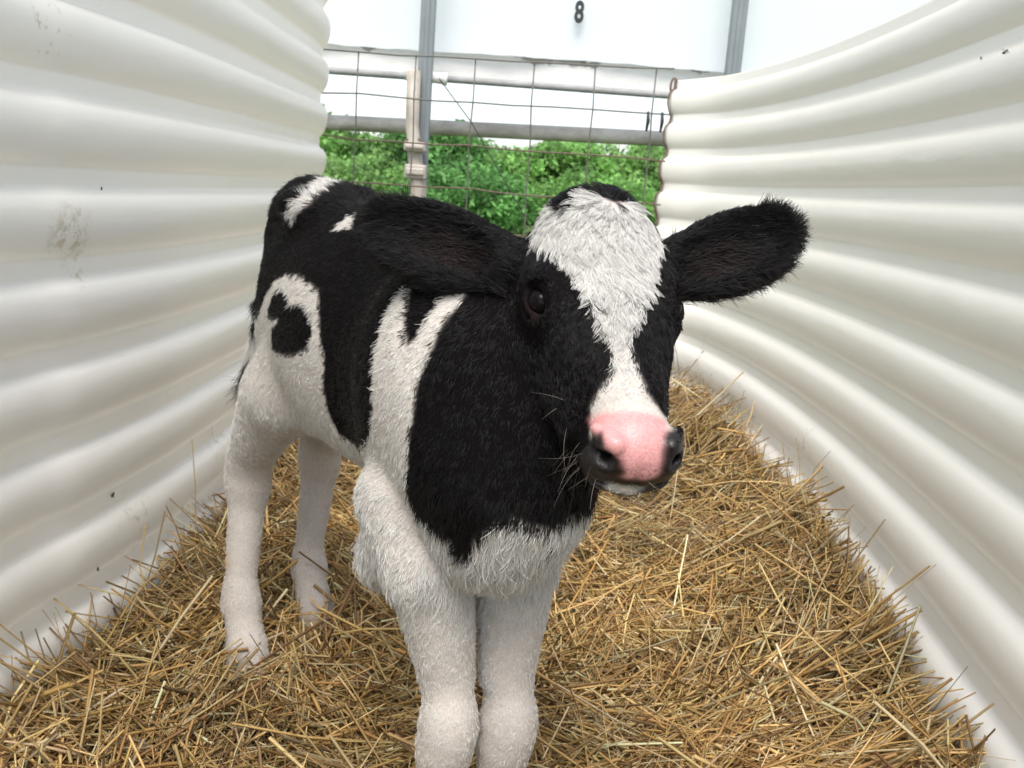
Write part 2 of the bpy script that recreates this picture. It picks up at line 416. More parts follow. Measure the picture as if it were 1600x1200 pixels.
def surface_nets(h):
    lo = np.array([-.62, .52, -.06]); hi = np.array([.36, 1.78, .86])
    NB = 14
    nb = np.ceil((hi - lo) / (h * NB)).astype(int); n = nb * NB + 1
    D = np.full(n, 1.0, np.float32)
    g = np.arange(NB + 1) * h
    loc = np.stack(np.meshgrid(g, g, g, indexing='ij'), -1)
    rad = h * NB * .5 * 1.7321
    cen = lo + (np.stack(np.meshgrid(*[np.arange(k) for k in nb], indexing='ij'), -1) + .5) * h * NB
    dc = sdf(cen.reshape(-1, 3)).reshape(nb)
    act = np.argwhere(np.abs(dc) < rad * 2.2 + .01)
    for i in np.argwhere(dc <= -(rad * 2.2 + .01)):
        a = i * NB; D[a[0]:a[0] + NB + 1, a[1]:a[1] + NB + 1, a[2]:a[2] + NB + 1] = -1
    for i in act:
        a = i * NB; c = cen[tuple(i)]
        pr = near_prims(c, rad + .03)
        if not pr:
            continue
        D[a[0]:a[0] + NB + 1, a[1]:a[1] + NB + 1, a[2]:a[2] + NB + 1] = sdf(lo + a * h + loc, pr)
    S = D < 0
    acc = np.zeros(np.array(D.shape) - 1, np.int8)
    for dx in (0, 1):
        for dy in (0, 1):
            for dz in (0, 1):
                acc += S[dx:S.shape[0] - 1 + dx, dy:S.shape[1] - 1 + dy, dz:S.shape[2] - 1 + dz]
    cells = np.argwhere((acc > 0) & (acc < 8)); idx = np.full(acc.shape, -1, np.int32)
    idx[tuple(cells.T)] = np.arange(len(cells))
    pos = np.zeros((len(cells), 3)); cnt = np.zeros(len(cells))
    cor = [(x, y, z) for x in (0, 1) for y in (0, 1) for z in (0, 1)]
    for i, a in enumerate(cor):
        for b2 in cor[i + 1:]:
            if sum(abs(p - q) for p, q in zip(a, b2)) != 1: continue
            da = D[tuple((cells + a).T)].astype(float); db = D[tuple((cells + b2).T)].astype(float)
            m = (da < 0) != (db < 0); t = np.where(m, da / np.where(m, da - db, 1), 0)
            p = np.array(a) + t[:, None] * (np.array(b2) - np.array(a))
            pos += np.where(m[:, None], p, 0); cnt += m
    V = lo + (cells + pos / cnt[:, None]) * h
    F = []
    for ax in range(3):
        o1, o2 = [(1, 2), (2, 0), (0, 1)][ax]
        sl0 = [slice(None)] * 3; sl1 = [slice(None)] * 3
        sl0[ax] = slice(0, -1); sl1[ax] = slice(1, None)
        A = S[tuple(sl0)]; B = S[tuple(sl1)]
        e = np.argwhere(A != B)
        e = e[(e[:, o1] > 0) & (e[:, o2] > 0) & (e[:, o1] < S.shape[o1] - 1) & (e[:, o2] < S.shape[o2] - 1)]
        flip = ~A[tuple(e.T)]
        q = []
        for (u, v) in ((1, 1), (0, 1), (0, 0), (1, 0)):
            c = e.copy(); c[:, o1] -= u; c[:, o2] -= v; q.append(idx[tuple(c.T)])
        q = np.stack(q, 1); q[flip] = q[flip][:, ::-1]; F.append(q)
    F = np.concatenate(F); F = F[(F >= 0).all(1)]
    return V, F
def sdf_grad(P, prims=None, e=.0008):
    return np.stack([(sdf(P + np.eye(3)[i] * e, prims) - sdf(P - np.eye(3)[i] * e, prims)) for i in range(3)], -1) / (2 * e)

# ------------------------------------------------------------------ coat pattern: patch outlines as fixed shapes on the calf
CHA = np.array([.9901, .1400, 0.0])                     # sideways axis of the trunk's patch chart; the other axis is height
HV = np.array([-.104, -.9898, .0977]); E1 = np.array([.9942, -.1006, .0394]); E2 = np.array([-.0292, .1013, .9944])
PT = {
    'rump_back': [(-.2907, .5447),(-.276, .5801),(-.2576, .6129),(-.2332, .6307),(-.2127, .6335),(-.1862, .6237),(-.181, .5792),(-.1731, .5528),(-.1746, .5213),(-.1686, .4904),(-.154, .4609),(-.1298, .4651),(-.1169, .511),(-.1154, .5416),(-.117, .5906),(-.1095, .6268),(-.0972, .6518),(-.0855, .6597),(-.0894, .6321),(-.0862, .6083),(-.0785, .618),(-.0666, .6416),(-.051, .6611),(-.0266, .6802),(-.0206, .7549),(-.0529, .8147),(-.1585, .8324),(-.3124, .8214),(-.3399, .7238),(-.3156, .6126),(-.303, .5474)],
    'hip_spot': [(-.2481, .6091),(-.2338, .6098),(-.2263, .6018),(-.2277, .5953),(-.2091, .6042),(-.1941, .5969),(-.191, .576),(-.1951, .5559),(-.2166, .5386),(-.235, .5305),(-.2516, .5295),(-.2544, .5543),(-.2408, .5733),(-.2611, .5655),(-.2667, .5677),(-.2576, .5933)],
    'shoulder': [(-.0268, .6749),(-.0397, .656),(-.0564, .6327),(-.0658, .6095),(-.0744, .5856),(-.0787, .5559),(-.0815, .5188),(-.0778, .4635),(-.0673, .4523),(-.048, .4525),(-.0386, .4386),(-.0302, .4252),(-.0218, .4361),(-.0165, .4566),(-.003, .4723),(.0134, .4767),(.0285, .4691),(.0473, .4645),(.0595, .4696),(.0651, .4720),(.30, .46),(.30, .85),(.0776, .85)],
    'small_dash': [(.0461, .4391),(.0535, .4483),(.0564, .4398),(.0491, .4336)],
    'tailhead_white': [(-.248, .7033),(-.2337, .7236),(-.2197, .7346),(-.2089, .7508),(-.191, .7634),(-.1729, .7516),(-.1861, .7403),(-.2019, .7317),(-.2174, .7163),(-.2329, .7039)],
    'back_tuft': [(-.1763, .6921),(-.1687, .7005),(-.1573, .7107),(-.1347, .7189),(-.1433, .7),(-.1593, .6962)],
    'blaze': [(-.0807, .0768),(-.0815, .0612),(-.071, .0431),(-.0563, .0317),(-.0456, .0183),(-.0337, .0053),(-.0223, -.0046),(-.0163, -.0172),(-.0077, -.032),(-.0044, -.0443),(-.0002, -.0563),(-.0056, -.0672),(-.0125, -.0776),(-.017, -.087),(-.021, -.1003),(-.0251, -.1222),(-.0262, -.1938),(.0568, -.1626),(.0529, -.1148),(.0442, -.0992),(.0353, -.0888),(.0258, -.0769),(.0203, -.0651),(.0135, -.0484),(.0104, -.0362),(.0132, -.0211),(.0166, -.0029),(.0227, .0106),(.0278, .0247),(.0275, .0419),(.0355, .0586),(.0296, .0738),(.0188, .0878),(.0042, .0941),(-.0158, .096),(-.044, .0925),(-.061, .0875)],
    'pad': [(-.0199, -.1),(-.009, -.0928),(.0105, -.0889),(.0302, -.0917),(.0422, -.0978),(.0419, -.1009),(.0366, -.111),(.0343, -.122),(.0296, -.1331),(.0227, -.1368),(.0167, -.1338),(.0074, -.1227),(-.0049, -.1154),(-.0152, -.1048)],
    'nose_black_R': [(-.0272, -.094),(-.0197, -.1032),(-.0134, -.1127),(-.0026, -.1125),(.0064, -.1221),(.013, -.1363),(.0036, -.1417),(-.0111, -.141),(-.0302, -.1553)],
    'nose_black_L': [(.0453, -.1024),(.0432, -.1096),(.0419, -.1204),(.038, -.134),(.0471, -.1356),(.0565, -.1236),(.0543, -.106)],
    'chin_white': [(-.0036, -.1437),(.0107, -.1381),(.0324, -.1377),(.0283, -.1466),(.0168, -.1573),(-.0008, -.1536)],
}
def inside(poly, X, Y):
    x = np.array([p[0] for p in poly]); y = np.array([p[1] for p in poly]); c = np.zeros(X.shape, bool); n = len(x)
    for i in range(n):
        j = i - 1
        m = (y[i] > Y) != (y[j] > Y)
        with np.errstate(divide='ignore', invalid='ignore'):
            xx = (x[j] - x[i]) * (Y - y[i]) / (y[j] - y[i]) + x[i]
        c ^= m & (X < xx)
    return c
def wob(P, s, a):
    return a * (np.sin(P[..., 0] * s + 2.1 * np.sin(P[..., 2] * s * .7)) + np.sin(P[..., 1] * s * 1.3 + 1.7 * np.sin(P[..., 0] * s * .9)) + np.sin(P[..., 2] * s * 1.1 + P[..., 1] * s * .6)) / 3

def pigment(P, reg):
    """0 black, 1 white, 2 pink nose, 3 dark nose; reg: 0 trunk, 1 head, 2 ear"""
    out = np.ones(len(P), int)
    a = (P - CO) @ CHA; z = P[:, 2]
    bl = inside(PT['rump_back'], a, z) | inside(PT['shoulder'], a, z) | inside(PT['hip_spot'], a, z) | inside(PT['small_dash'], a, z)
    bl &= ~(inside(PT['tailhead_white'], a, z) | inside(PT['back_tuft'], a, z))
    L = (P - CO) @ CM.T
    far = L[:, 1] > .02 + .10 * np.clip(-L[:, 0] - .1, 0, .3)
    blf = (z > .46 + .05 * np.sin(L[:, 0] * 16)) & ~((np.abs(L[:, 0] + .22 + .25 * (z - .6)) < .045))       # the far flank
    seen = (a < .055) | (z > .70)
    bl = np.where(far & (L[:, 0] < -.12), blf & (z > .47), bl)
    out[bl] = 0
    # tail: dark with pale bands
    tl = (L[:, 0] < -.765) & (z < .62) & (z > .36) & (L[:, 1] < .05)
    out[tl & ((z < .455) | (z > .50))] = 0
    out[(z < .28)] = 1
    h = reg == 1
    Q = (P - HO) @ HM.T; u = (P - HO) @ E1; v = (P - HO) @ E2
    hb = ~inside(PT['blaze'], u, v) | (Q[:, 2] < -.06) | (Q[:, 0] < -.0975 + .004 * np.sin(Q[:, 1] * 190))
    cp = np.where(hb, 0, 1)
    muz = Q[:, 0] > .085
    pad = inside(PT['pad'], u, v) & muz & (Q[:, 2] > -.043)
    dk = (inside(PT['nose_black_R'], u, v) | inside(PT['nose_black_L'], u, v)) & muz
    cp[dk] = 3; cp[pad] = 2
    for s in (-1, 1):
        cp[np.linalg.norm((Q - np.array([.137, s * .0285, -.020])) / np.array([.016, .011, .0075]), axis=1) < 1] = 3
    cp[muz & (Q[:, 2] < -.029) & (cp != 2)] = 0; cp[(Q[:, 0] > .125) & (Q[:, 2] < -.029) & (cp != 2)] = 3; cp[(Q[:, 0] > .127) & (np.abs(Q[:, 1]) > .031)] = 3
    ed = (cp == 1) & (Q[:, 0] > .126) & (Q[:, 2] > -.040); cp[ed & (np.abs(Q[:, 1] + .003) < .017)] = 2; cp[ed & (np.abs(Q[:, 1] + .003) >= .017)] = 3
    cp[inside(PT['chin_white'], u, v) & muz & (Q[:, 2] < -.040) & (np.abs(Q[:, 1] + .004) < .018)] = 1
    out[h] = cp[h]
    out[reg == 2] = 0
    return out

def sm(x, a, b): t = np.clip((x - a) / (b - a), 0, 1); return t * t * (3 - 2 * t)

CALF = empty('calf', (float(cw(-.3, 0, 0)[0]), float(cw(-.3, 0, 0)[1]), 0))
tag(CALF, 'black and white calf with a pink nose, standing in the straw between the white walls', 'calf')
BV, BF = surface_nets(.0029)
# three light smoothing passes
for _ in range(2):
    acc = np.zeros_like(BV); cnt = np.zeros(len(BV))
    for i in range(4):
        np.add.at(acc, BF[:, i], BV[BF[:, (i + 1) % 4]]); np.add.at(cnt, BF[:, i], 1)
        np.add.at(acc, BF[:, i], BV[BF[:, i - 1]]); np.add.at(cnt, BF[:, i], 1)
    BV = BV + .35 * (acc / cnt[:, None] - BV)
fn = np.cross(BV[BF[:, 2]] - BV[BF[:, 0]], BV[BF[:, 3]] - BV[BF[:, 1]])
VN = np.zeros_like(BV)
for i in range(4): np.add.at(VN, BF[:, i], fn)
VN /= np.linalg.norm(VN, axis=1)[:, None] + 1e-12
gs = sdf(BV[::997] + VN[::997] * .003) - sdf(BV[::997] - VN[::997] * .003)
if np.median(gs) < 0: BF = BF[:, ::-1]; VN = -VN; fn = -fn
def region(P):
    d = [sdf(P, [q for q in PR if q['tg'] == t and q['op'] == '+']) for t in ('body', 'head', 'ear')]
    d[0] = d[0] + .004
    return np.argmin(np.stack(d), 0)
REG = region(BV); PIG = pigment(BV, REG)
m_body, nt, b = new_mat('calf_skin')
at_ = N(nt, 'ShaderNodeAttribute'); at_.attribute_name = 'skin'
aw = N(nt, 'ShaderNodeAttribute'); aw.attribute_name = 'wet'
geo = N(nt, 'ShaderNodeNewGeometry'); no = N(nt, 'ShaderNodeTexNoise'); no.inputs['Scale'].default_value = 420; no.inputs['Detail'].default_value = 3
nt.links.new(geo.outputs['Position'], no.inputs['Vector'])
mr = N(nt, 'ShaderNodeMapRange'); mr.inputs['From Min'].default_value = .25; mr.inputs['From Max'].default_value = .75; mr.inputs['To Min'].default_value = .82; mr.inputs['To Max'].default_value = 1.15
nt.links.new(no.outputs['Fac'], mr.inputs['Value'])
vs = N(nt, 'ShaderNodeVectorMath'); vs.operation = 'SCALE'; nt.links.new(at_.outputs['Color'], vs.inputs[0]); nt.links.new(mr.outputs[0], vs.inputs['Scale'])
no2 = N(nt, 'ShaderNodeTexNoise'); no2.inputs['Scale'].default_value = 330; no2.inputs['Detail'].default_value = 4; nt.links.new(geo.outputs['Position'], no2.inputs['Vector'])
mr2 = N(nt, 'ShaderNodeMapRange'); mr2.inputs['From Min'].default_value = .50; mr2.inputs['From Max'].default_value = .64; nt.links.new(no2.outputs['Fac'], mr2.inputs['Value'])
asp = N(nt, 'ShaderNodeAttribute'); asp.attribute_name = 'speck'
spk = math_n(nt, 'MULTIPLY', mr2.outputs[0], asp.outputs['Fac'])
nt.links.new(mixc(nt, spk, vs.outputs[0], (.22, .11, .11)), b.inputs['Base Color'])
nt.links.new(math_n(nt, 'SUBTRACT', .75, math_n(nt, 'MULTIPLY', aw.outputs['Fac'], .35)), b.inputs['Roughness'])
vo = N(nt, 'ShaderNodeTexVoronoi'); vo.inputs['Scale'].default_value = 650; nt.links.new(geo.outputs['Position'], vo.inputs['Vector'])
bump(nt, b, vo.outputs['Distance'], .35, .0006)
nt.links.new(math_n(nt, 'ADD', .03, math_n(nt, 'MULTIPLY', aw.outputs['Fac'], .36)), b.inputs['Specular IOR Level'])
b.inputs['Subsurface Weight'].default_value = 0.0
calf_body = mesh_np('body', BV, BF, m_body, CALF, loc=tuple(CALF.location))
Qv = (BV - HO) @ HM.T
SK = np.array([[.0045, .0038, .0040], [.50, .455, .42], [.60, .285, .28], [.010, .0075, .008]])
colr = SK[PIG]
fh_ = ((REG == 1) & (PIG == 1) & (Qv[:, 0] < .06))[:, None]; colr = np.where(fh_, np.array([.54, .47, .44]), colr)
for e in EYES:
    w_ = np.exp(-(np.linalg.norm(BV - e - HF * .006, axis=1) / .019) ** 4)[:, None]; colr = colr * (1 - w_) + np.array([.014, .009, .009]) * w_
L_ = (BV - CO) @ CM.T; Qv = (BV - HO) @ HM.T
# the nose goes from bright pink to paler pink towards the lip, with a wet glint
pk = PIG == 2
# blur the skin colours a little over the surface
for _ in range(2):
    acc = np.zeros_like(colr); cnt = np.zeros(len(BV))
    for i in range(4):
        np.add.at(acc, BF[:, i], colr[BF[:, (i + 1) % 4]]); np.add.at(cnt, BF[:, i], 1)
    colr = .4 * colr + .6 * acc / cnt[:, None]
rgba = np.ones((len(BV), 4), np.float32); rgba[:, :3] = colr
at1 = calf_body.data.attributes.new('skin', 'FLOAT_COLOR', 'POINT'); at1.data.foreach_set('color', rgba.ravel())
at2 = calf_body.data.attributes.new('wet', 'FLOAT', 'POINT'); at2.data.foreach_set('value', ((PIG >= 2) * 1.0).astype(np.float32))
spv = (pk * sm(Qv[:, 0], .146, .156) * .8 + pk * .02).astype(np.float32)
at3 = calf_body.data.attributes.new('speck', 'FLOAT', 'POINT'); at3.data.foreach_set('value', spv)

# ------------------------------------------------------------------ coat: hair curves in small locks
def hair_mat(name, rough, spec):
    m, nt, b = new_mat(name)
    a = N(nt, 'ShaderNodeAttribute'); a.attribute_name = 'tint'
    nt.links.new(a.outputs['Color'], b.inputs['Base Color'])
    b.inputs['Roughness'].default_value = rough; b.inputs['Specular IOR Level'].default_value = spec
    return m
m_hair = hair_mat('calf_hair', .38, .20)

def hair_object(name, pts, rad, tint, mat, parent):
    """pts (n, k, 3) world, rad (n, k), tint (n, 3)"""
    n, k, _ = pts.shape
    hc = bpy.data.hair_curves.new(name)
    hc.add_curves([k] * n)
    P = (pts - np.array(parent.location)).astype(np.float32)
    hc.attributes['position'].data.foreach_set('vector', P.ravel())
    ra = hc.attributes.get('radius') or hc.attributes.new('radius', 'FLOAT', 'POINT')
    ra.data.foreach_set('value', rad.astype(np.float32).ravel())
    tc = hc.attributes.new('tint', 'FLOAT_COLOR', 'CURVE'); c4 = np.ones((n, 4), np.float32); c4[:, :3] = tint
    tc.data.foreach_set('color', c4.ravel())
    hc.materials.append(mat)
    o = bpy.data.objects.new(name, hc); COL.objects.link(o); o.parent = parent
    return o

WH = hw(-.116, .004, .002)     # whorl on the forehead
def flow(P, n, reg):
    L = (P - CO) @ CM.T; z = P[:, 2]
    v = np.tile(-CF * .75 - CU * .55, (len(P), 1))
    w = (sm(.52 - z, 0, .12))[:, None]; v = v * (1 - w) + (-CU - .15 * CF) * w
    nk = (sm(L[:, 0], -.04, .06))[:, None]; v = v * (1 - nk) + (-CU * 1.0 - CF * .25) * nk
    tl = L[:, 0] < -.72; v[tl] = -CU
    h = reg == 1
    Q = (P - HO) @ HM.T
    vh = P - WH; vh /= np.linalg.norm(vh, axis=1)[:, None] + 1e-6
    vh = vh + HF * .35 * sm(Q[:, 0], -.05, .05)[:, None]
    top = sm(-Q[:, 0], .082, .112)[:, None]; vh = vh * (1 - top) + (-HF + HU * .3 + HS * .25 * np.sign(Q[:, 1:2])) * top
    v[h] = vh[h]
    e = np.where(reg == 2)[0]
    if len(e):
        for (root, ax, ln, wd, nrm, s) in EARS:
            m = ((P[e] - root) @ ax > -.03) & (np.linalg.norm(P[e] - root - ax * ln * .5, axis=1) < ln * .75)
            q = e[m]; y = (P[q] - root) @ wd
            v[q] = ax * .9 + wd * (np.sign(y) * .12 + y * 4)[:, None]
    sw = np.where(reg == 0, .14, .28)[:, None] * np.stack([np.sin(P[:, 2] * 61 + P[:, 0] * 37), np.sin(P[:, 0] * 53 + P[:, 1] * 41 + 1), np.sin(P[:, 1] * 47 + P[:, 2] * 33 + 2)], 1)
    v = v + sw
    v = v - n * (v * n).sum(1)[:, None]
    return v / (np.linalg.norm(v, axis=1)[:, None] + 1e-9)

def coat_params(P, n, reg, pig):
    """length, lift (0..1), clumping, hairs per lock, lock radius, hair radius"""
    L = (P - CO) @ CM.T; z = P[:, 2]; Q = (P - HO) @ HM.T; N_ = len(P)
    ln = np.full(N_, .0092); lift = np.full(N_, .15); cl = np.full(N_, .12); lr = np.full(N_, .0036); hr = np.full(N_, .00026)
    leg = sm(.36 - z, 0, .08); ln = ln * (1 - leg) + .0065 * leg
    fore = (L[:, 0] > -.16)
    fl = np.exp(-((z - .375) / .055) ** 2) * fore * np.clip(.45 - n @ CF * .8, .15, 1.1); ln += .015 * fl; cl += .30 * fl; lift += .12 * fl
    lk = np.exp(-((z - .30) / .07) ** 2) * fore; ln += .003 * lk * np.clip(.6 - n @ CF * .6, .1, 1); cl += .1 * lk
    bk = fore & (L[:, 0] > .02) & (z < .50) & (z > .36); ln += .008 * bk
    tl = (L[:, 0] < -.745) & (z < .66) & (z > .36) & (L[:, 1] < .05); ln = np.where(tl, .026 + .03 * sm(.5 - z, 0, .1), ln)
    ln = np.where((L[:, 0] < -.45) & (z > .70), .017, ln)
    # tufts in the white back marks
    h = reg == 1
    fo = sm(Q[:, 2], -.05, -.02) * sm(.07 - Q[:, 0], 0, .07)             # forehead
    lh = .0085 + .0085 * fo; lh = np.where(Q[:, 0] > .07, .0065, lh); lh = np.where(Q[:, 0] > .095, .0036, lh)
    lh = np.where(Q[:, 0] < -.09, .020, lh)
    ln = np.where(h, lh, ln); lift = np.where(h, .13 + .07 * fo * (1 + np.sin(P[:, 0] * 410 + 3 * np.sin(P[:, 2] * 260)) * np.sin(P[:, 2] * 380 + P[:, 0] * 90)), lift); cl = np.where(h, .45 + .47 * fo, cl)
    cl = np.where(h & (Q[:, 0] > .08), .2, cl)
    lr = np.where(h, .0026 + .0012 * fo, lr); hr = np.where(h, .00022, hr); hr = np.where(h & (Q[:, 0] > .09), .00016, hr)
    for e in EYES:
        de = np.linalg.norm(P - e, axis=1); ln = np.where(h & (de < .045), np.minimum(ln, .0010 + .30 * np.clip(de - .019, 0, 1)), ln); lift = np.where(h & (de < .035), .1, lift)
    ea = reg == 2
    ln = np.where(ea, .0068, ln); lift = np.where(ea, .12, lift); hr = np.where(ea, .00024, hr); cl = np.where(ea, .3, cl)
    for (root, ax, l_, wd, nrm, s) in EARS:
        q = P - root; y = q @ wd; x = q @ ax; near = ea & (np.abs(x - l_ * .5) < l_ * .7) & (np.abs(q @ nrm) < .05)
        ln = np.where(near & (y < -.024), .019, ln); lift = np.where(near & (y < -.024), .42, lift)
        ln = np.where(near & (x > l_ * .85), .0055, ln)
        ln = np.where(near & (n @ nrm > .3) & (np.abs(y) < .025), .016, ln)
    return ln, lift, cl, lr, hr

def grow(n_hairs, seed, dens, per):
    rg = np.random.default_rng(seed)
    ar = .5 * np.linalg.norm(fn, axis=1); cen = BV[BF].mean(1); rf = REG[BF[:, 0]]; pf = PIG[BF[:, 0]]
    w = ar * dens(cen, rf, pf); w = w / w.sum()
    nc = n_hairs // per
    fi = rg.choice(len(BF), nc, p=w); q = BF[fi]
    a, b2 = rg.random(nc), rg.random(nc)
    bil = lambda A: (A[q[:, 0]] * ((1 - a) * (1 - b2))[:, None] + A[q[:, 1]] * (a * (1 - b2))[:, None] + A[q[:, 2]] * (a * b2)[:, None] + A[q[:, 3]] * ((1 - a) * b2)[:, None])
    P = bil(BV); n = bil(VN); n /= np.linalg.norm(n, axis=1)[:, None]; rg_ = REG[q[:, 0]]
    pgc = pigment(P + rg.normal(0, .0007, P.shape), rg_)
    keep = (pgc != 2) & ~((pgc == 3) & ((P - HO) @ HF > .134)); pgc = np.where(pgc == 3, 0, pgc)
    P, n, rg_, pgc = P[keep], n[keep], rg_[keep], pgc[keep]; nc = len(P)
    ln, lift, cl, lr, hr = coat_params(P, n, rg_, pgc); fl = flow(P, n, rg_)
    tor = (rg_ == 0)
    fl = fl + rg.normal(0, 1, fl.shape) * np.where(tor, .07, .16)[:, None]; fl -= n * (fl * n).sum(1)[:, None]; fl /= np.linalg.norm(fl, axis=1)[:, None]
    bt = np.cross(n, fl)
    lcv = ln * rg.uniform(.75, 1.2, nc)
    T = np.array([0, .33, .68, 1.0])
    curl = rg.normal(0, .22, nc) * np.where(tor & (P[:, 2] > .45), .5, 1)
    def path(root, L_, fl_, li, cu):
        # leaves the skin at an angle and lies back down
        t = T[None, :, None]
        return root[:, None] + L_[:, None, None] * (fl_[:, None] * t * np.sqrt(1 - np.clip(li, 0, .9)[:, None, None] ** 2) + N0[:, None] * (li[:, None, None] * 1.6 * t - li[:, None, None] * .9 * t * t) + B0[:, None] * cu[:, None, None] * t * t)
    N0, B0 = n, bt
    CPth = path(P, lcv, fl, lift, curl)
    r = lr[:, None] * np.sqrt(rg.random((nc, per))); th = rg.random((nc, per)) * 2 * np.pi
    off = fl[:, None] * (r * np.cos(th))[..., None] + bt[:, None] * (r * np.sin(th))[..., None]
    rep = lambda A: np.repeat(A, per, axis=0)
    roots = rep(P) + off.reshape(-1, 3) - rep(n) * .0012
    N0, B0 = rep(n), rep(bt)
    fi2 = rep(fl) + rg.normal(0, .16, (nc * per, 3)); fi2 /= np.linalg.norm(fi2, axis=1)[:, None]
    li2 = np.clip(rep(lift) * rg.uniform(.6, 1.5, nc * per), .02, .9)
    own = path(roots, rep(lcv) * rg.uniform(.65, 1.15, nc * per), fi2, li2, rep(curl) + rg.normal(0, .2, nc * per))
    mixw = (rep(cl)[:, None] * T[None] ** 1.3)[..., None]
    pts = own * (1 - mixw) + (rep(CPth) + (off.reshape(-1, 3) * .25)[:, None]) * mixw
    rad = rep(hr)[:, None] * np.array([1.0, .95, .7, .2])[None] * rg.uniform(.8, 1.25, (nc * per, 1))
    pg = rep(pgc); m = nc * per
    v = rg.random(m)[:, None]; vc = rep(rg.random(nc))[:, None]
    blk = np.array([.0052, .0048, .0055]) * (.6 + .8 * v) + np.array([.004, .002, .001]) * (vc > .8)
    wht = np.array([.725, .71, .68]) * (.80 + .24 * v) * (.84 + .18 * vc)
    zz = rep(P)[:, 2]
    dirt = (sm(.30 - zz, 0, .25) * .15 + .10 * sm(wob(rep(P), 45, 1), .2, .8) * (zz < .5))[:, None]
    wht = wht * (1 - dirt) + np.array([.55, .45, .30]) * dirt * .9
    st = np.linalg.norm(rep(P) - np.array(STAIN), axis=1); ws = (np.clip(1 - st / .022, 0, 1) * .8)[:, None]
    wht = wht * (1 - ws) + np.array([.62, .42, .16]) * ws
    tint = np.where((pg == 0)[:, None], blk, wht)
    rr_ = rep(rg_); PP_ = rep(P); nn_ = rep(n)
    for (root, ax, l_, wd, nrm, s) in EARS:                 # the thin-haired hollow of the ear
        q = PP_ - root; m_ = (rr_ == 2) & (np.abs(q @ ax - l_ * .42) < l_ * .28) & (np.abs(q @ wd + .006) < .014) & (nn_ @ nrm > .4) & (np.abs(q @ nrm) < .05)
        tint = np.where(m_[:, None], tint * .8 + np.array([.012, .0045, .004]) * np.clip(1 - np.abs((q @ ax) / l_ - .42) / .28, 0, 1)[:, None], tint)
    return pts, rad, tint
STAIN = cw(-.63, -.09, .155)
def dens(c, rf, pf):
    L = (c - CO) @ CM.T
    d = np.where(rf == 1, 3.2, 1.0); d = np.where((rf == 1) & (pf == 1) & ((c - HO) @ HF < .05), 2.8, d); d = np.where(rf == 2, 2.4, d)
    d = d * np.where((L[:, 1] > .05) & (rf == 0) & (L[:, 0] < -.1), .45, 1.0)
    d = np.where((c[:, 2] < .34) & (rf == 0), 1.25, d); d = np.where(c[:, 2] < .01, .05, d)
    d = np.where(pf == 2, 0, d)
    for e in EYES: d = np.where(np.linalg.norm(c - e, axis=1) < .0172, 0, d)
    return d
HAIRS = 700000
pts, rad, tint = grow(HAIRS, 3, dens, 9)
hair_object('coat', pts, rad, tint, m_hair, CALF)
# whiskers on the lips and chin, lashes over the eyes
rg = np.random.default_rng(11); wp = []; 
cand = np.where((REG == 1) & (Qv[:, 0] > .07) & (Qv[:, 2] < -.030) & (PIG != 2))[0]
for i in rg.choice(cand, 80, replace=False):
    n = VN[i]; d = n * .9 + HF * .25 - CU * .35 + rg.normal(0, .35, 3); d /= np.linalg.norm(d); Lw = rg.uniform(.012, .034)
    b3 = rg.normal(0, .4, 3) - CU * .3
    wp.append([BV[i] + Lw * (d * t + b3 * t * t * .6) for t in (0, .33, .66, 1)])
wp = np.array(wp)
hair_object('whiskers', wp, np.tile([.00010, .00009, .00007, .00003], (len(wp), 1)), np.tile([.26, .22, .19], (len(wp), 1)) * rg.uniform(.3, 1.3, (len(wp), 1)), m_hair, CALF)
# eyes
m_eye, nt, b = new_mat('calf_eye'); b.inputs['Base Color'].default_value = (.006, .0045, .005, 1); b.inputs['Roughness'].default_value = .04
b.inputs['Specular IOR Level'].default_value = .09
m_pup, nt, b = new_mat('calf_iris'); b.inputs['Base Color'].default_value = (.03, .014, .009, 1); b.inputs['Roughness'].default_value = .3
lash = []
for e, s in zip(EYES, (-1, 1)):
    n1, n2 = 40, 24; out = HS * s * .74 + HU * .62 + HF * .18; out /= np.linalg.norm(out); up = HU - out * (HU @ out); up /= np.linalg.norm(up); si = np.cross(out, up)
    th = np.linspace(0, math.pi, n2)[:, None]; ph = np.linspace(0, 2 * math.pi, n1, endpoint=False)[None]
    rr = .0142 + .0010 * np.exp(-(th / .55) ** 2) + 0 * ph       # the cornea stands proud
    S_ = e + (rr * np.cos(th))[..., None] * out + (rr * np.sin(th) * np.cos(ph))[..., None] * up + (rr * np.sin(th) * np.sin(ph))[..., None] * si
    ii = np.arange(n2 - 1)[:, None] * n1; jj = np.arange(n1)[None]; k1 = (jj + 1) % n1
    F_ = np.stack([ii + jj, ii + k1, ii + n1 + k1, ii + n1 + jj], -1).reshape(-1, 4)
    mesh_np('eye', S_.reshape(-1, 3), F_, m_eye, CALF, loc=tuple(CALF.location))
    for a in np.linspace(-1.2, 1.2, 34):
        lo_ = si if si @ HF > 0 else -si
        p = e + out * (.0100 * math.cos(a) + .004) + lo_ * .0155 * math.sin(a) + up * .0142 * math.cos(a)
        d = out * 1.0 + up * .15 - CU * .35 + lo_ * .4 * math.sin(a) + rg.normal(0, .14, 3); d /= np.linalg.norm(d); Lw = rg.uniform(.008, .014)
        lash.append([p + Lw * (d * t + up * .25 * t * t) for t in (0, .33, .66, 1)])
lash = np.array(lash)
hair_object('eyelashes', lash, np.tile([.0002, .0002, .00015, .00005], (len(lash), 1)), np.tile([.01, .008, .008], (len(lash), 1)), m_hair, CALF)

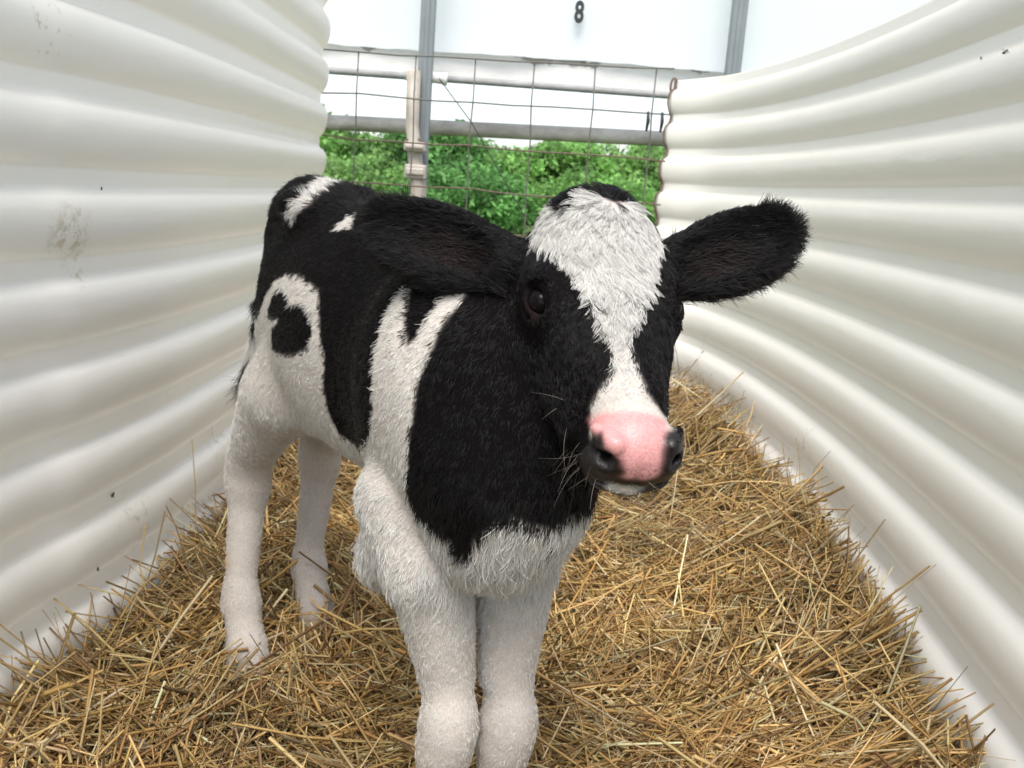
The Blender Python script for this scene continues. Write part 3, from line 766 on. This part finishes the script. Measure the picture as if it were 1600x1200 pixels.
# ------------------------------------------------------------------ straw bedding
m_lit, nt, b = new_mat('litter')
f1, _, _ = noise_fac(nt, 60, 6, .75, .3, .7, (1, 2.5, 1)); c = mixc(nt, f1, (.05, .032, .016), (.20, .13, .06)); nt.links.new(c, b.inputs['Base Color'])
b.inputs['Roughness'].default_value = .95; bump(nt, b, f1, .8, .01)
xs = np.linspace(-1.5, .95, 90); ys = np.linspace(-.5, 3.75, 150); GX, GY = np.meshgrid(xs, ys)
V = np.stack([GX, GY, bed_height(GX, GY) - .030], -1).reshape(-1, 3); nx = len(xs)
ii = np.arange(len(ys) - 1)[:, None] * nx + np.arange(nx - 1)[None]
o = mesh_np('ground_litter', V, np.stack([ii, ii + 1, ii + nx + 1, ii + nx], -1).reshape(-1, 4), m_lit); tag(o, kind='structure')

rp = catmull(right_plan, 22); lp = catmull(left_plan, 22)
def x_right(y): k = np.argsort(rp[:, 1]); return np.interp(y, rp[k, 1], rp[k, 0])
def x_right_at(y, z):
    return x_right(y) * (1 - .02 * (EYE.z - z) / P_RIB) - .026 * rib_profile(((zr - z) / P_RIB) % 1.0)
def x_left(y):
    k = lp[:, 1] < 3.3; q = lp[k]; s_ = np.argsort(q[:, 1]); return np.where(y > 3.2, -1.3, np.interp(y, q[s_, 1], q[s_, 0]))

m_straw, nt, b = new_mat('straw')
a_ = N(nt, 'ShaderNodeAttribute'); a_.attribute_name = 'tint'
f1, no_, mp_ = noise_fac(nt, 55, 3, .6, .3, .7); hs = N(nt, 'ShaderNodeMix'); hs.data_type = 'RGBA'; hs.blend_type = 'MULTIPLY'
nt.links.new(math_n(nt, 'MULTIPLY', f1, .45), hs.inputs[0]); nt.links.new(a_.outputs['Color'], hs.inputs[6]); hs.inputs[7].default_value = (.55, .42, .30, 1)
nt.links.new(hs.outputs[2], b.inputs['Base Color']); b.inputs['Roughness'].default_value = .48; b.inputs['Specular IOR Level'].default_value = .35
tr = N(nt, 'ShaderNodeBsdfTranslucent'); nt.links.new(hs.outputs[2], tr.inputs['Color']); mx = N(nt, 'ShaderNodeMixShader'); mx.inputs[0].default_value = .15
nt.links.new(b.outputs[0], mx.inputs[1]); nt.links.new(tr.outputs[0], mx.inputs[2]); nt.links.new(mx.outputs[0], nt.nodes['Material Output'].inputs['Surface'])

def stalks(P, D, L, W, bend, col, rings, sides, rg):
    """P centre, D unit direction, L length, W half-width; returns vertices, faces, colours"""
    n = len(P); up = rg.normal(0, 1, (n, 3)); up -= D * (up * D).sum(1)[:, None]; up /= np.linalg.norm(up, axis=1)[:, None]; sd_ = np.cross(D, up)
    T = np.linspace(-.5, .5, rings); a = np.arange(sides) * 2 * np.pi / sides
    kink = rg.random(n) < .18; kt = rg.uniform(-.25, .25, n)
    cen = P[:, None] + D[:, None] * (T[None] * L[:, None])[..., None] + up[:, None] * (bend[:, None] * L[:, None] * (T[None] ** 2 * 2 - .25))[..., None]
    cen = cen + sd_[:, None] * (kink[:, None] * np.maximum(T[None] - kt[:, None], 0) * L[:, None] * .6)[..., None]
    taper = 1 - .35 * (T + .5)
    ring = (up[:, None, None] * np.cos(a)[None, None, :, None] * .55 + sd_[:, None, None] * np.sin(a)[None, None, :, None]) * (W[:, None, None, None] * taper[None, :, None, None])
    V = (cen[:, :, None] + ring).reshape(-1, 3)
    base = np.arange(n)[:, None, None] * rings * sides + np.arange(rings - 1)[None, :, None] * sides; k = np.arange(sides)[None, None]; k1 = (k + 1) % sides
    F = np.stack([base + k, base + k1, base + sides + k1, base + sides + k], -1).reshape(-1, 4)
    return V, F, np.repeat(col, rings * sides, axis=0)

rg = np.random.default_rng(21)
PAL = np.array([1.14, 1.13, 1.09]) * np.array([[.62, .44, .19], [.52, .34, .13], [.70, .55, .28], [.42, .26, .10], [.33, .20, .085], [.80, .69, .44], [.56, .45, .27], [.24, .15, .08]])
PW = np.array([.22, .19, .15, .14, .09, .07, .09, .05])
def colours(n): return np.clip(PAL[rg.choice(len(PAL), n, p=PW)] * rg.uniform(.78, 1.18, (n, 1)) * rg.uniform(.95, 1.05, (n, 3)), 0, .9)
def scatter(n):
    y = np.concatenate([rg.uniform(.25, 3.72, int(n * .40)), 1.0 + 1.3 * rg.random(n - int(n * .40)) ** 1.1 - .3]); xl, xr_ = x_left(y) + .02, x_right(y) * .90 - .008
    return xl + (xr_ - xl) * rg.random(n), y
parts_ = []
NL = 52000
x, y = scatter(NL); d_r = x_right(y) - x; d_l = x - x_left(y)
h = bed_height(x, y); e_ = 1e-2; gx_ = (bed_height(x + e_, y) - bed_height(x - e_, y)) / (2 * e_); gy_ = (bed_height(x, y + e_) - bed_height(x, y - e_)) / (2 * e_)
# drifts: straws in one place lie roughly the same way
base_a = 1.9 * np.sin(x * 3.1 + 1.0) + 1.6 * np.cos(y * 2.7 + x * 1.4) + rg.normal(0, .75, NL)
pit = rg.normal(0, .26, NL)
wallside = np.exp(-np.minimum(d_r, d_l + .05) / .13)
pit = pit + wallside * rg.normal(0, .55, NL)
D = np.stack([np.cos(base_a) * np.cos(pit), np.sin(base_a) * np.cos(pit), np.sin(pit)], 1)
D[:, 2] += D[:, 0] * gx_ + D[:, 1] * gy_; D /= np.linalg.norm(D, axis=1)[:, None]
L = np.clip(rg.lognormal(math.log(.088), .50, NL), .02, .28); W = rg.uniform(.0010, .0029, NL) * np.where(rg.random(NL) < .12, 1.5, 1)
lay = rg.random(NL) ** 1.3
z = h - .030 + .040 * lay + np.abs(D[:, 2]) * L * .30
# keep the ends inside the walls
ex = np.abs(D[:, 0]) * L * .5; x = np.minimum(x, x_right(y) * .895 - .012 - ex * .95); x = np.maximum(x, x_left(y) + ex * .9 + .02)
legs = [cw(0, -.031, 0), cw(.02, .046, 0), cw(-.59, -.067, 0), cw(-.68, .078, 0)]
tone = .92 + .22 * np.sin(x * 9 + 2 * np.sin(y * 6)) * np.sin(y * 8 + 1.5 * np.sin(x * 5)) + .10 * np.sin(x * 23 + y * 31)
P = np.stack([x, y, z], 1); col = colours(NL) * ((.50 + .6 * lay) * tone)[:, None]  # deeper straws get a darker colour: shade within the bed painted in
keep = np.ones(NL, bool)
for q in legs:
    dq = np.hypot(x - q[0], y - q[1]); keep &= ~((dq < .024))
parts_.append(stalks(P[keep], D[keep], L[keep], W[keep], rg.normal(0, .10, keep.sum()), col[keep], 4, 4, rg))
# chaff and broken bits
NC = 60000
x, y = scatter(NC); an = rg.uniform(0, 6.28, NC); pit = rg.normal(0, .35, NC)
D = np.stack([np.cos(an) * np.cos(pit), np.sin(an) * np.cos(pit), np.sin(pit)], 1)
P = np.stack([x, y, bed_height(x, y) - .022 + .026 * rg.random(NC)], 1)
parts_.append(stalks(P, D, rg.uniform(.006, .024, NC), rg.uniform(.0008, .0020, NC), np.zeros(NC), colours(NC) * rg.uniform(.55, 1.2, (NC, 1)), 2, 3, rg))
# stalks standing up against the walls and a few long loose ones on top
up_ = []
def stand(x, y, n, sp, l0, l1, lean=(0, 0), w=.0011):
    for _ in range(n):
        px, py = x + rg.normal(0, sp * .5), y + rg.normal(0, sp); px = min(max(px, x_left(py) + .04), x_right(py) * .895 - .03)
        d = np.array([lean[0] + rg.normal(0, .22), lean[1] + rg.normal(0, .30), 1.0]); d /= np.linalg.norm(d); l = rg.uniform(l0, l1)
        if px > .3: d[0] = min(d[0], (x_right(py) * .92 - .03 - px) / l)
        up_.append((np.array([px, py, float(bed_height(px, py)) - .02]) + d * l * .5, d, l, w * rg.uniform(.6, 1.15), rg.normal(0, .12)))
stand(.72, 1.86, 16, .07, .10, .20, (-.05, -.45)); stand(.66, 1.22, 1, .01, .20, .22, (.1, -.1)); stand(.60, 1.12, 8, .05, .04, .08)
for yy in np.linspace(1.3, 3.3, 22): stand(float(x_right(yy)) - .04, yy, 4, .05, .05, .12, (-.1, -.1))
stand(.62, 3.0, 4, .10, .14, .22, (.15, -.1), .0009); stand(.5, 2.7, 10, .2, .05, .12)
stand(-.56, 1.30, 2, .02, .20, .27, (.25, -.1)); stand(-.62, 1.27, 3, .05, .10, .15, (-.2, 0)); stand(-.60, 1.9, 7, .10, .08, .16); stand(-.55, 2.05, 6, .05, .12, .22)
for yy in np.linspace(1.1, 2.6, 16): stand(float(x_left(yy)) + .05, yy, 3, .05, .04, .10, (.15, 0))
stand(.0, 1.9, 40, .55, .03, .07)
U = up_; parts_.append(stalks(np.array([u[0] for u in U]), np.array([u[1] for u in U]), np.array([u[2] for u in U]), np.array([u[3] for u in U]), np.array([u[4] for u in U]), colours(len(U)) * .85, 4, 4, rg))
off_ = 0; VV = []; FF = []; CC = []
for (v, f, c) in parts_: VV.append(v); FF.append(f + off_); CC.append(c); off_ += len(v)
VV = np.concatenate(VV); FF = np.concatenate(FF); CC = np.concatenate(CC)
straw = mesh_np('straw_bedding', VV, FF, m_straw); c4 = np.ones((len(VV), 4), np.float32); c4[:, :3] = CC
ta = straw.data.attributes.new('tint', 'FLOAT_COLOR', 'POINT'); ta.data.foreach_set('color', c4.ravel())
tag(straw, 'thick loose bed of golden straw covering the floor between the white walls', 'straw', kind='stuff')

# ------------------------------------------------------------------ wire panel across the far end
m_wire, nt, b = new_mat('galvanised_wire'); f1, _, _ = noise_fac(nt, 30, 4, .6, .35, .65)
nt.links.new(mixc(nt, f1, (.13, .15, .14), (.15, .12, .10)), b.inputs['Base Color']); b.inputs['Roughness'].default_value = .6; b.inputs['Metallic'].default_value = .3
m_rust, nt, b = new_mat('rusty_wire'); f1, _, _ = noise_fac(nt, 90, 5, .7, .35, .65)
nt.links.new(mixc(nt, f1, (.10, .065, .050), (.20, .15, .12)), b.inputs['Base Color']); b.inputs['Roughness'].default_value = .85
fence = empty('wire_panel', (-.1, 3.5, 0)); tag(fence, 'rusty wire mesh panel closing the far end of the pen, trees seen through it', 'wire fence')
fy = lambda x: 3.5 - .10 * (x + .1)
Zs = [1.193, 1.045, .893, .742, .592, .442, .292, .142]
zr_ = lambda z, x: z
rgw = np.random.default_rng(5)
for xv in (-1.27, -1.06, -.85, -.646, -.437, -.230, -.022, .187, .396):
    j = rgw.normal(0, .003, 9); MB().tube([(xv + .02 + j[k] - .0, fy(xv) + j[k], z) for k, z in enumerate(np.linspace(1.195, .03, 9))], .0028, 6).build('vertical_wire', m_wire, fence, (xv, fy(xv), .6), True)
for z in Zs:
    pts_ = [(x, fy(x) - .006 + rgw.normal(0, .0015), z + rgw.normal(0, .003)) for x in np.linspace(-1.3, .475, 14)]
    MB().tube(pts_, .0028, 6).build('horizontal_wire', m_wire if z > 1.0 else m_rust, fence, (0, 3.5, z), True)
# rusty edge wire looped down the panel's end
end_ = RV[:, 0, :]; sel = (RZ > .06)
pts_ = [(p[0] - .004, p[1] + .003, p[2]) for p in end_[sel][::3]]
ew = MB().tube(pts_, .0035, 7).tube([(p[0] + .004 * math.sin(i * .8), p[1] - .010 + .004 * math.cos(i * .8), p[2]) for i, p in enumerate(pts_)], .0022, 6).build('edge_wire', m_rust, right_wall, (.48, 3.6, .6), True)
lp2 = [(end_[0][0] - .008 + .012 * math.cos(a), end_[0][1] - .004, 1.175 + .030 * math.sin(a)) for a in np.linspace(0, 6.28, 14)]
MB().tube(lp2, .0045, 6).build('wire_loop', m_rust, right_wall, (.46, 3.59, 1.19), True)
m_blk, nt, b = new_mat('black_rubber'); b.inputs['Base Color'].default_value = (.02, .02, .022, 1); b.inputs['Roughness'].default_value = .6
for i, (x0, lab) in enumerate(((.400, 'short black strap hanging from the wire panel, left of a matching one'), (.448, 'short black strap hanging from the wire panel right beside the corrugated edge'))):
    s_ = MB().tube([(x0, fy(x0) - .012, 1.052), (x0 + .002, fy(x0) - .016, 1.02), (x0 - .001, fy(x0) - .014, .985)], [.0045, .0065, .0035], 8).build('strap', m_blk, None, (x0, fy(x0) - .012, 1.05), True)
    tag(s_, lab, 'strap', 'black straps on the wire panel')

# ------------------------------------------------------------------ barn side behind: posts, boards, sheets, rail
def dirty(name, clean, dirt, sc=6, lo=.45, hi=.62, rough=.6, stretch=(1, 1, 1), bump_s=.2):
    m, nt, b = new_mat(name); f1, _, _ = noise_fac(nt, sc, 7, .7, lo, hi, stretch); f2, _, _ = noise_fac(nt, sc * 9, 4, .6, .4, .7, stretch)
    c = mixc(nt, f1, dirt, clean); c = mixc(nt, math_n(nt, 'MULTIPLY', f2, .3), c, tuple(v * .75 for v in clean)); nt.links.new(c, b.inputs['Base Color'])
    b.inputs['Roughness'].default_value = rough; bump(nt, b, f2, bump_s, .003); return m
m_steel = dirty('painted_steel', (.22, .245, .26), (.16, .18, .19), 5, .3, .6, .45, (1, 1, .3), .1)
m_board = dirty('dirty_white_board', (.76, .745, .73), (.25, .23, .20), 2.2, .33, .37, .6, (1, 1, 3))
nt = m_board.node_tree; b = nt.nodes['Principled BSDF']; src = b.inputs['Base Color'].links[0].from_socket; geo = N(nt, 'ShaderNodeNewGeometry'); c = src
for p_, r_s in (((.0, 4.59, 1.352), .11), ((.17, 4.59, 1.352), .10), ((.26, 4.59, 1.34), .06), ((-.77, 4.59, 1.345), .06), ((.75, 4.59, 1.36), .07), ((-.55, 4.59, 1.25), .05)):      # dirt patches along the top of the board
    vm = N(nt, 'ShaderNodeVectorMath'); vm.operation = 'SUBTRACT'; nt.links.new(geo.outputs['Position'], vm.inputs[0]); vm.inputs[1].default_value = p_
    v2 = N(nt, 'ShaderNodeVectorMath'); v2.operation = 'MULTIPLY'; nt.links.new(vm.outputs[0], v2.inputs[0]); v2.inputs[1].default_value = (1, .2, 2.6)
    v3 = N(nt, 'ShaderNodeVectorMath'); v3.operation = 'LENGTH'; nt.links.new(v2.outputs[0], v3.inputs[0])
    no = N(nt, 'ShaderNodeTexNoise'); no.inputs['Scale'].default_value = 28; no.inputs['Detail'].default_value = 6; nt.links.new(geo.outputs['Position'], no.inputs['Vector'])
    ad = math_n(nt, 'ADD', v3.outputs['Value'], math_n(nt, 'MULTIPLY', math_n(nt, 'SUBTRACT', no.outputs['Fac'], .5), .12))
    mr = N(nt, 'ShaderNodeMapRange'); mr.inputs['From Min'].default_value = r_s * .85; mr.inputs['From Max'].default_value = r_s * .6; nt.links.new(ad, mr.inputs['Value'])
    c = mixc(nt, math_n(nt, 'MULTIPLY', mr.outputs[0], .8), c, (.20, .18, .165))
nt.links.new(c, b.inputs['Base Color'])
m_rail = dirty('weathered_pipe', (.55, .52, .48), (.30, .27, .24), 4, .38, .60, .6, (1, 1, 2))
m_pvc = dirty('pale_plastic_pipe', (.46, .42, .365), (.27, .23, .19), 7, .38, .55, .5, (1, 1, .5))
def sheet_mat(name, col, transl, e0=.5):
    m, nt, b = new_mat(name); f1, _, _ = noise_fac(nt, 1.2, 4, .5, .3, .7)
    nt.links.new(mixc(nt, f1, col, tuple(v * .94 for v in col)), b.inputs['Base Color']); b.inputs['Roughness'].default_value = .5
    tr = N(nt, 'ShaderNodeBsdfTranslucent'); tr.inputs['Color'].default_value = (*col, 1); mx = N(nt, 'ShaderNodeMixShader'); mx.inputs[0].default_value = transl
    nt.links.new(b.outputs[0], mx.inputs[1]); nt.links.new(tr.outputs[0], mx.inputs[2]); nt.links.new(mx.outputs[0], nt.nodes['Material Output'].inputs['Surface']); return m
m_sheet = sheet_mat('white_sheet', (.91, .94, .95), .40); 
def sheet(name, x0, x1, z0, z1, y0, amp, ragged, mat, parent=None, seed=1, nx=160, nz=26):
    r_ = np.random.default_rng(seed); xs = np.linspace(x0, x1, nx); zs = np.linspace(0, 1, nz)
    rag = ragged * (np.convolve(r_.normal(0, 1, nx + 8), np.ones(9) / 9, 'valid') * 1.2 + (r_.random(nx) < .06) * r_.uniform(-.6, .6, nx))
    X, T_ = np.meshgrid(xs, zs); Zb = z0 + rag; Z = Zb[None] + (z1 - Zb[None]) * T_
    Y = y0 + amp * np.sin(X * 5 + 1.5 * np.sin(X * 1.7) + T_ * 1.5) + amp * .5 * np.sin(X * 13 + T_ * 4)
    ii = np.arange(nz - 1)[:, None] * nx + np.arange(nx - 1)[None]
    o = mesh_np(name, np.stack([X, Y, Z], -1).reshape(-1, 3), np.stack([ii, ii + 1, ii + nx + 1, ii + nx], -1).reshape(-1, 4), mat, parent, loc=((x0 + x1) / 2, y0, z0) if parent is None else tuple(parent.location))
    return o
up_sheet = sheet('plastic_sheet', -3.4, 4.2, 1.345, 3.3, 4.56, .010, .010, m_sheet, seed=3)
tag(up_sheet, 'large bright white plastic sheet with a black pen number, hanging above the wire panel', 'sheet')
txt = bpy.data.curves.new('number', 'FONT'); txt.body = '8'; txt.size = .125; txt.extrude = .0015; txt.offset = .0045; txt.align_x = 'CENTER'
m_ink, nt, b = new_mat('black_ink'); b.inputs['Base Color'].default_value = (.022, .026, .03, 1); b.inputs['Roughness'].default_value = .6
tmp = bpy.data.objects.new('tmp', txt); COL.objects.link(tmp); bpy.context.view_layer.update()
num = bpy.data.meshes.new_from_object(tmp.evaluated_get(bpy.context.evaluated_depsgraph_get())); bpy.data.objects.remove(tmp)
num.materials.clear(); num.materials.append(m_ink); to = bpy.data.objects.new('number', num); COL.objects.link(to); to.parent = up_sheet
to.location = Vector((.178, 4.533, 1.508)) - up_sheet.location; to.rotation_euler = (R(90), 0, 0); to.scale = (.66, 1, 1)
board = MB().box((.4, 4.62, 1.298), (3.8, .028, .058)).build('header_board', m_board, None, (.4, 4.62, 1.24), bevel=.004)
tag(board, 'long weathered white board with dark dirt patches under the numbered sheet', 'board')
m_dk = dirty('underside_shade', (.42, .42, .42), (.22, .22, .22), 5, .3, .7, .8)  # mottled grey that paints the shade on the board's underside
MB().tube([(-3.35, 4.60, 1.226), (0, 4.60, 1.229), (4.15, 4.60, 1.226)], .016, 10).build('shade_tube', m_dk, board, (.4, 4.6, 1.226), True)  # tube added along the board's bottom to carry the painted underside shade
rail = MB().tube([(-3.4, 4.80, 1.00), (-1.0, 4.80, 1.008), (.6, 4.80, 1.045), (4.2, 4.80, 1.08)], .036, 20).build('rail', m_rail, None, (0, 4.8, 1.01), True)
tag(rail, 'thick weathered horizontal pipe across the gap under the long white board', 'rail')
for i, (x0, w, lab) in enumerate(((-.480, .031, 'grey steel post rising in front of the white sheet, next to the pale plastic pipe'), (.862, .031, 'grey steel post behind the top of the right corrugated panel'))):
    m_ = MB().box((x0, 4.40, 1.55), (w, .03, 1.75)).box((x0, 4.369, 1.55), (w * .35, .004, 1.748))
    o = m_.build('steel_post', m_steel, None, (x0, 4.4, 0), bevel=.004); tag(o, lab, 'post', 'grey steel posts')
pv = empty('pipe_stand', (-.50, 4.28, -.1)); tag(pv, 'pale upright plastic pipe with a T-shaped top, tied to the left steel post', 'pipe')
MB().tube([(-.522, 4.33, 1.225), (-.517, 4.325, 1.0), (-.500, 4.31, .88), (-.475, 4.29, .74), (-.46, 4.28, .5), (-.455, 4.28, -.1)], [.030, .030, .031, .036, .036, .036], 16).build('upright_pipe', m_pvc, pv, (-.5, 4.3, 1), True)
m_tee = dirty('white_plastic_tee', (.80, .80, .78), (.5, .48, .44), 8, .35, .5, .4)
MB().tube([(-.566, 4.445, 1.222), (-.39, 4.445, 1.212)], .024, 18).tube([(-.57, 4.445, 1.222), (-.552, 4.445, 1.221)], .028, 18).tube([(-.405, 4.445, 1.213), (-.386, 4.445, 1.212)], .028, 18).build('tee_fitting', m_tee, pv, (-.48, 4.445, 1.21), True)
for z0, x0, hh in ((.905, -.495, .020), (.80, -.487, .030)):
    MB().box((x0, 4.295, z0), (.046, .046, hh)).box((x0, 4.243, z0), (.040, .006, hh * .5)).build('clamp', m_pvc, pv, (x0, 4.29, z0), bevel=.006)
MB().tube([(x, 4.30, z) for x, z in ((-.54, .93), (-.50, .945), (-.46, .93), (-.50, .915), (-.54, .93))], .006, 6).build('tie_wire', m_rust, pv, (-.5, 4.3, .93), True)
bw = MB().tube([(-.415, 4.36, 1.205), (-.262, 4.35, 1.03), (-.05, 4.34, .716), (.15, 4.33, .42), (.35, 4.33, .02)], .0024, 6).build('brace_wire', m_blk, None, (-.4, 4.36, 1.2), True)
tag(bw, 'thin dark wire slanting down to the right behind the mesh', 'wire')

# ------------------------------------------------------------------ trees beyond
m_leaf, nt, b = new_mat('leaves'); a_ = N(nt, 'ShaderNodeAttribute'); a_.attribute_name = 'tint'; nt.links.new(a_.outputs['Color'], b.inputs['Base Color']); b.inputs['Roughness'].default_value = .55
b.inputs['Specular IOR Level'].default_value = .3
tr = N(nt, 'ShaderNodeBsdfTranslucent'); nt.links.new(a_.outputs['Color'], tr.inputs['Color']); mx = N(nt, 'ShaderNodeMixShader'); mx.inputs[0].default_value = .40
nt.links.new(b.outputs[0], mx.inputs[1]); nt.links.new(tr.outputs[0], mx.inputs[2]); nt.links.new(mx.outputs[0], nt.nodes['Material Output'].inputs['Surface'])
m_bark = dirty('bark', (.16, .13, .10), (.07, .055, .045), 6, .3, .7, .9, (1, 1, .3), .6)
def tree(name, x, y, h, rad, seed, label, hue, n_cl=170, n_lf=100, low=.02, lf=.225, group='trees beyond the pen'):
    r_ = np.random.default_rng(seed); z0 = -.09 - 1.2 * min(max((y - 6) / 50, 0), 1)
    t = empty(name, (x, y, z0)); tag(t, label, 'tree' if name == 'tree' else 'shrub', group)
    mb = MB(); tr_ = [(x + r_.normal(0, .06) * k, y + r_.normal(0, .06) * k, z0 - .05 + h * .62 * k / 4) for k in range(5)]
    mb.tube(tr_, [h * .028, h * .024, h * .02, h * .014, h * .008], 9)
    cz = z0 + h * (low + 1) / 2; hz = h * (1 - low) / 2; cl = []
    for _ in range(n_cl):
        d = r_.normal(0, 1, 3); d /= np.linalg.norm(d); rr = r_.uniform(.45, 1.0) ** .6
        lump = 1 + .22 * math.sin(d[0] * 5 + seed) * math.cos(d[2] * 4 + seed * 2)
        cl.append(np.array([x, y, cz]) + d * rr * lump * np.array([rad, rad, hz]))
    for c in cl[:11]:
        k = r_.integers(1, 4); p0 = np.array(tr_[k]); mid = (p0 + c) / 2 + np.array([0, 0, .08 * h]); mb.tube([p0, mid, c], [h * .011, h * .006, h * .002], 5, False)
    mb.build('trunk', m_bark, t, tuple(t.location), True)
    C_ = np.repeat(np.array(cl), n_lf, axis=0); n = len(C_); cr = rad * .115
    P = C_ + r_.normal(0, 1, (n, 3)) * cr * np.array([1, 1, .6]); nn = r_.normal(0, 1, (n, 3)) + np.array([0, -.2, .9]); nn /= np.linalg.norm(nn, axis=1)[:, None]
    a = r_.normal(0, 1, (n, 3)); a -= nn * (a * nn).sum(1)[:, None]; a /= np.linalg.norm(a, axis=1)[:, None]; b2 = np.cross(nn, a); s = lf * r_.uniform(.6, 1.3, (n, 1))
    V = np.stack([P - a * s, P + b2 * s * .45, P + a * s, P - b2 * s * .45], 1).reshape(-1, 3); F = np.arange(4 * n).reshape(-1, 4)
    o = mesh_np('crown', V, F, m_leaf, t, smooth=False, loc=tuple(t.location))
    tone = np.repeat(r_.uniform(.42, 1.40, n_cl), n_lf) * r_.uniform(.8, 1.2, n)
    c4 = np.ones((n, 4, 4), np.float32); c4[:, :, :3] = (np.array(hue)[None] * tone[:, None])[:, None]
    ta = o.data.attributes.new('tint', 'FLOAT_COLOR', 'POINT'); ta.data.foreach_set('color', c4.ravel())
H1, H2, H3 = (.20, .40, .10), (.135, .31, .085), (.26, .46, .14)
tree('tree', -12.6, 58, 4.9, 4.2, 1, 'bright green leafy tree seen through the mesh beside the glossy wall corner', H1, 230)
tree('tree', -5.6, 62, 5.3, 4.4, 2, 'darker green leafy tree straight behind the plastic pipe and second mesh column', H2, 230)
tree('tree', 1.6, 60, 5.0, 4.0, 3, 'mid green rounded tree directly above the calf head', H1, 230)
tree('tree', 8.6, 61, 5.2, 4.3, 4, 'light green tree beyond the mesh next to the right panel edge', H3, 230)
tree('tree', -20.5, 62, 6.0, 4.8, 5, 'green tree far left, nearly all hidden by the tall hutch wall', H2, 120, 70)
tree('tree', 17.0, 62, 6.2, 4.9, 6, 'green tree hidden for the most part by the right corrugated panel', H1, 120, 70)
tree('tree', 5.2, 74, 5.6, 3.6, 7, 'paler tree farther off in the gap right of the calf forehead', H3, 120, 70)
tree('tree', -9.0, 76, 6.3, 4.2, 8, 'dark tree farther off behind the bright green one', H2, 120, 70)
tree('shrub', -6.1, 34, 2.2, 2.3, 9, 'low bright bush under the trees just right of the glossy wall corner', H3, 110, 80, -.1, .12, 'bushes under the trees')
tree('shrub', -1.9, 33, 2.1, 2.4, 10, 'low dark bush under the trees behind the calf ear', H2, 110, 80, -.1, .12, 'bushes under the trees')
tree('shrub', 2.5, 34, 2.1, 2.5, 12, 'low light green bush seen at the bottom corner of the mesh', H1, 110, 80, -.1, .12, 'bushes under the trees')

# ------------------------------------------------------------------ flies
m_fly, nt, b = new_mat('fly_body'); b.inputs['Base Color'].default_value = (.02, .016, .016, 1); b.inputs['Roughness'].default_value = .35
m_wing, nt, b = new_mat('fly_wing'); b.inputs['Base Color'].default_value = (.30, .28, .26, 1); b.inputs['Roughness'].default_value = .3; b.inputs['Alpha'].default_value = .55
def fly(p, ax, nrm, label, s=1.0, spread=.5):
    p, ax, nrm = np.array(p, float), np.array(ax, float), np.array(nrm, float); ax /= np.linalg.norm(ax); nrm -= ax * (nrm @ ax); nrm /= np.linalg.norm(nrm); sd_ = np.cross(nrm, ax)
    t = empty('fly', tuple(p)); tag(t, label, 'fly', 'flies around the pen')
    MB().tube([p + ax * s * k + nrm * s * .0012 for k in (-.0038, -.003, -.0015, 0, .0008, .0016, .0022, .003, .0036)], [s * r for r in (.0002, .0011, .0015, .0012, .0014, .0013, .0008, .0012, .0003)], 10).build('fly_torso', m_fly, t, tuple(p), True)
    for q in (-1, 1):
        tip = p - ax * s * .0052 * (1 - spread) + sd_ * q * s * (.0022 + .0045 * spread) + nrm * s * .0022; r0 = p + nrm * s * .0020 + ax * s * .0008
        w = np.cross(tip - r0, nrm); w /= np.linalg.norm(w)
        m_ = MB(); m_.v = [r0, r0 * .5 + tip * .5 + w * s * .0011, tip, r0 * .5 + tip * .5 - w * s * .0011, r0 + nrm * .0001, r0 * .5 + tip * .5 + w * s * .0011 + nrm * .0001, tip + nrm * .0001, r0 * .5 + tip * .5 - w * s * .0011 + nrm * .0001]
        m_.f = [(0, 1, 2, 3), (7, 6, 5, 4), (0, 4, 5, 1), (1, 5, 6, 2), (2, 6, 7, 3), (3, 7, 4, 0)]; m_.build('wing', m_wing, t, tuple(p))
    m_ = MB()
    for k in (-1, 0, 1):
        for q in (-1, 1):
            b0 = p + ax * s * .0011 * k + nrm * s * .0008; m_.tube([b0, b0 + sd_ * q * s * .002 + nrm * s * .0006 + ax * s * k * .0007, b0 + sd_ * q * s * .0034 - nrm * s * .0009 + ax * s * k * .0014], s * .00018, 4)
    m_.build('legs_cluster', m_fly, t, tuple(p))
def on_left(y, z): return (float(x_left(y)) + .026 * float(rib_profile(np.array(((zl - z) / P_RIB) % 1.0))) + .0015, y, z)
def on_right(y, z): return (float(x_right(y)) * (1 - .02 * (EYE.z - z) / P_RIB) - .026 * float(rib_profile(np.array(((zr - z) / P_RIB) % 1.0))) - .0015, y, z)
fly(on_left(1.46, .235), (.1, .8, .5), (1, 0, .2), 'black fly resting low on the left corrugated wall, the larger of two there', 1.25, .4)
fly(on_left(1.385, .14), (0, .1, 1), (1, 0, .2), 'small fly on the lowest ribs of the left wall near the straw', .95, .1)
fly(on_left(1.44, .716), (0, .2, 1), (1, 0, .2), 'tiny fly high on the left wall above the brown mud splash', .7, .1)
fly((.655, 1.42, .995), (.5, .1, .45), (-.6, -.6, .3), 'dark fly in flight with spread wings in front of the upper right panel', 1.3, 1.0)
fly(on_right(2.80, .365), (0, .3, -1), (-1, 0, .2), 'small dark fly on the lower ribs of the right panel near the calf face', 1.2, .1)
fly(on_right(1.70, 1.03), (0, .6, .6), (-1, 0, .2), 'tiny fly near the top of the right panel below the flying one', .8, .1)
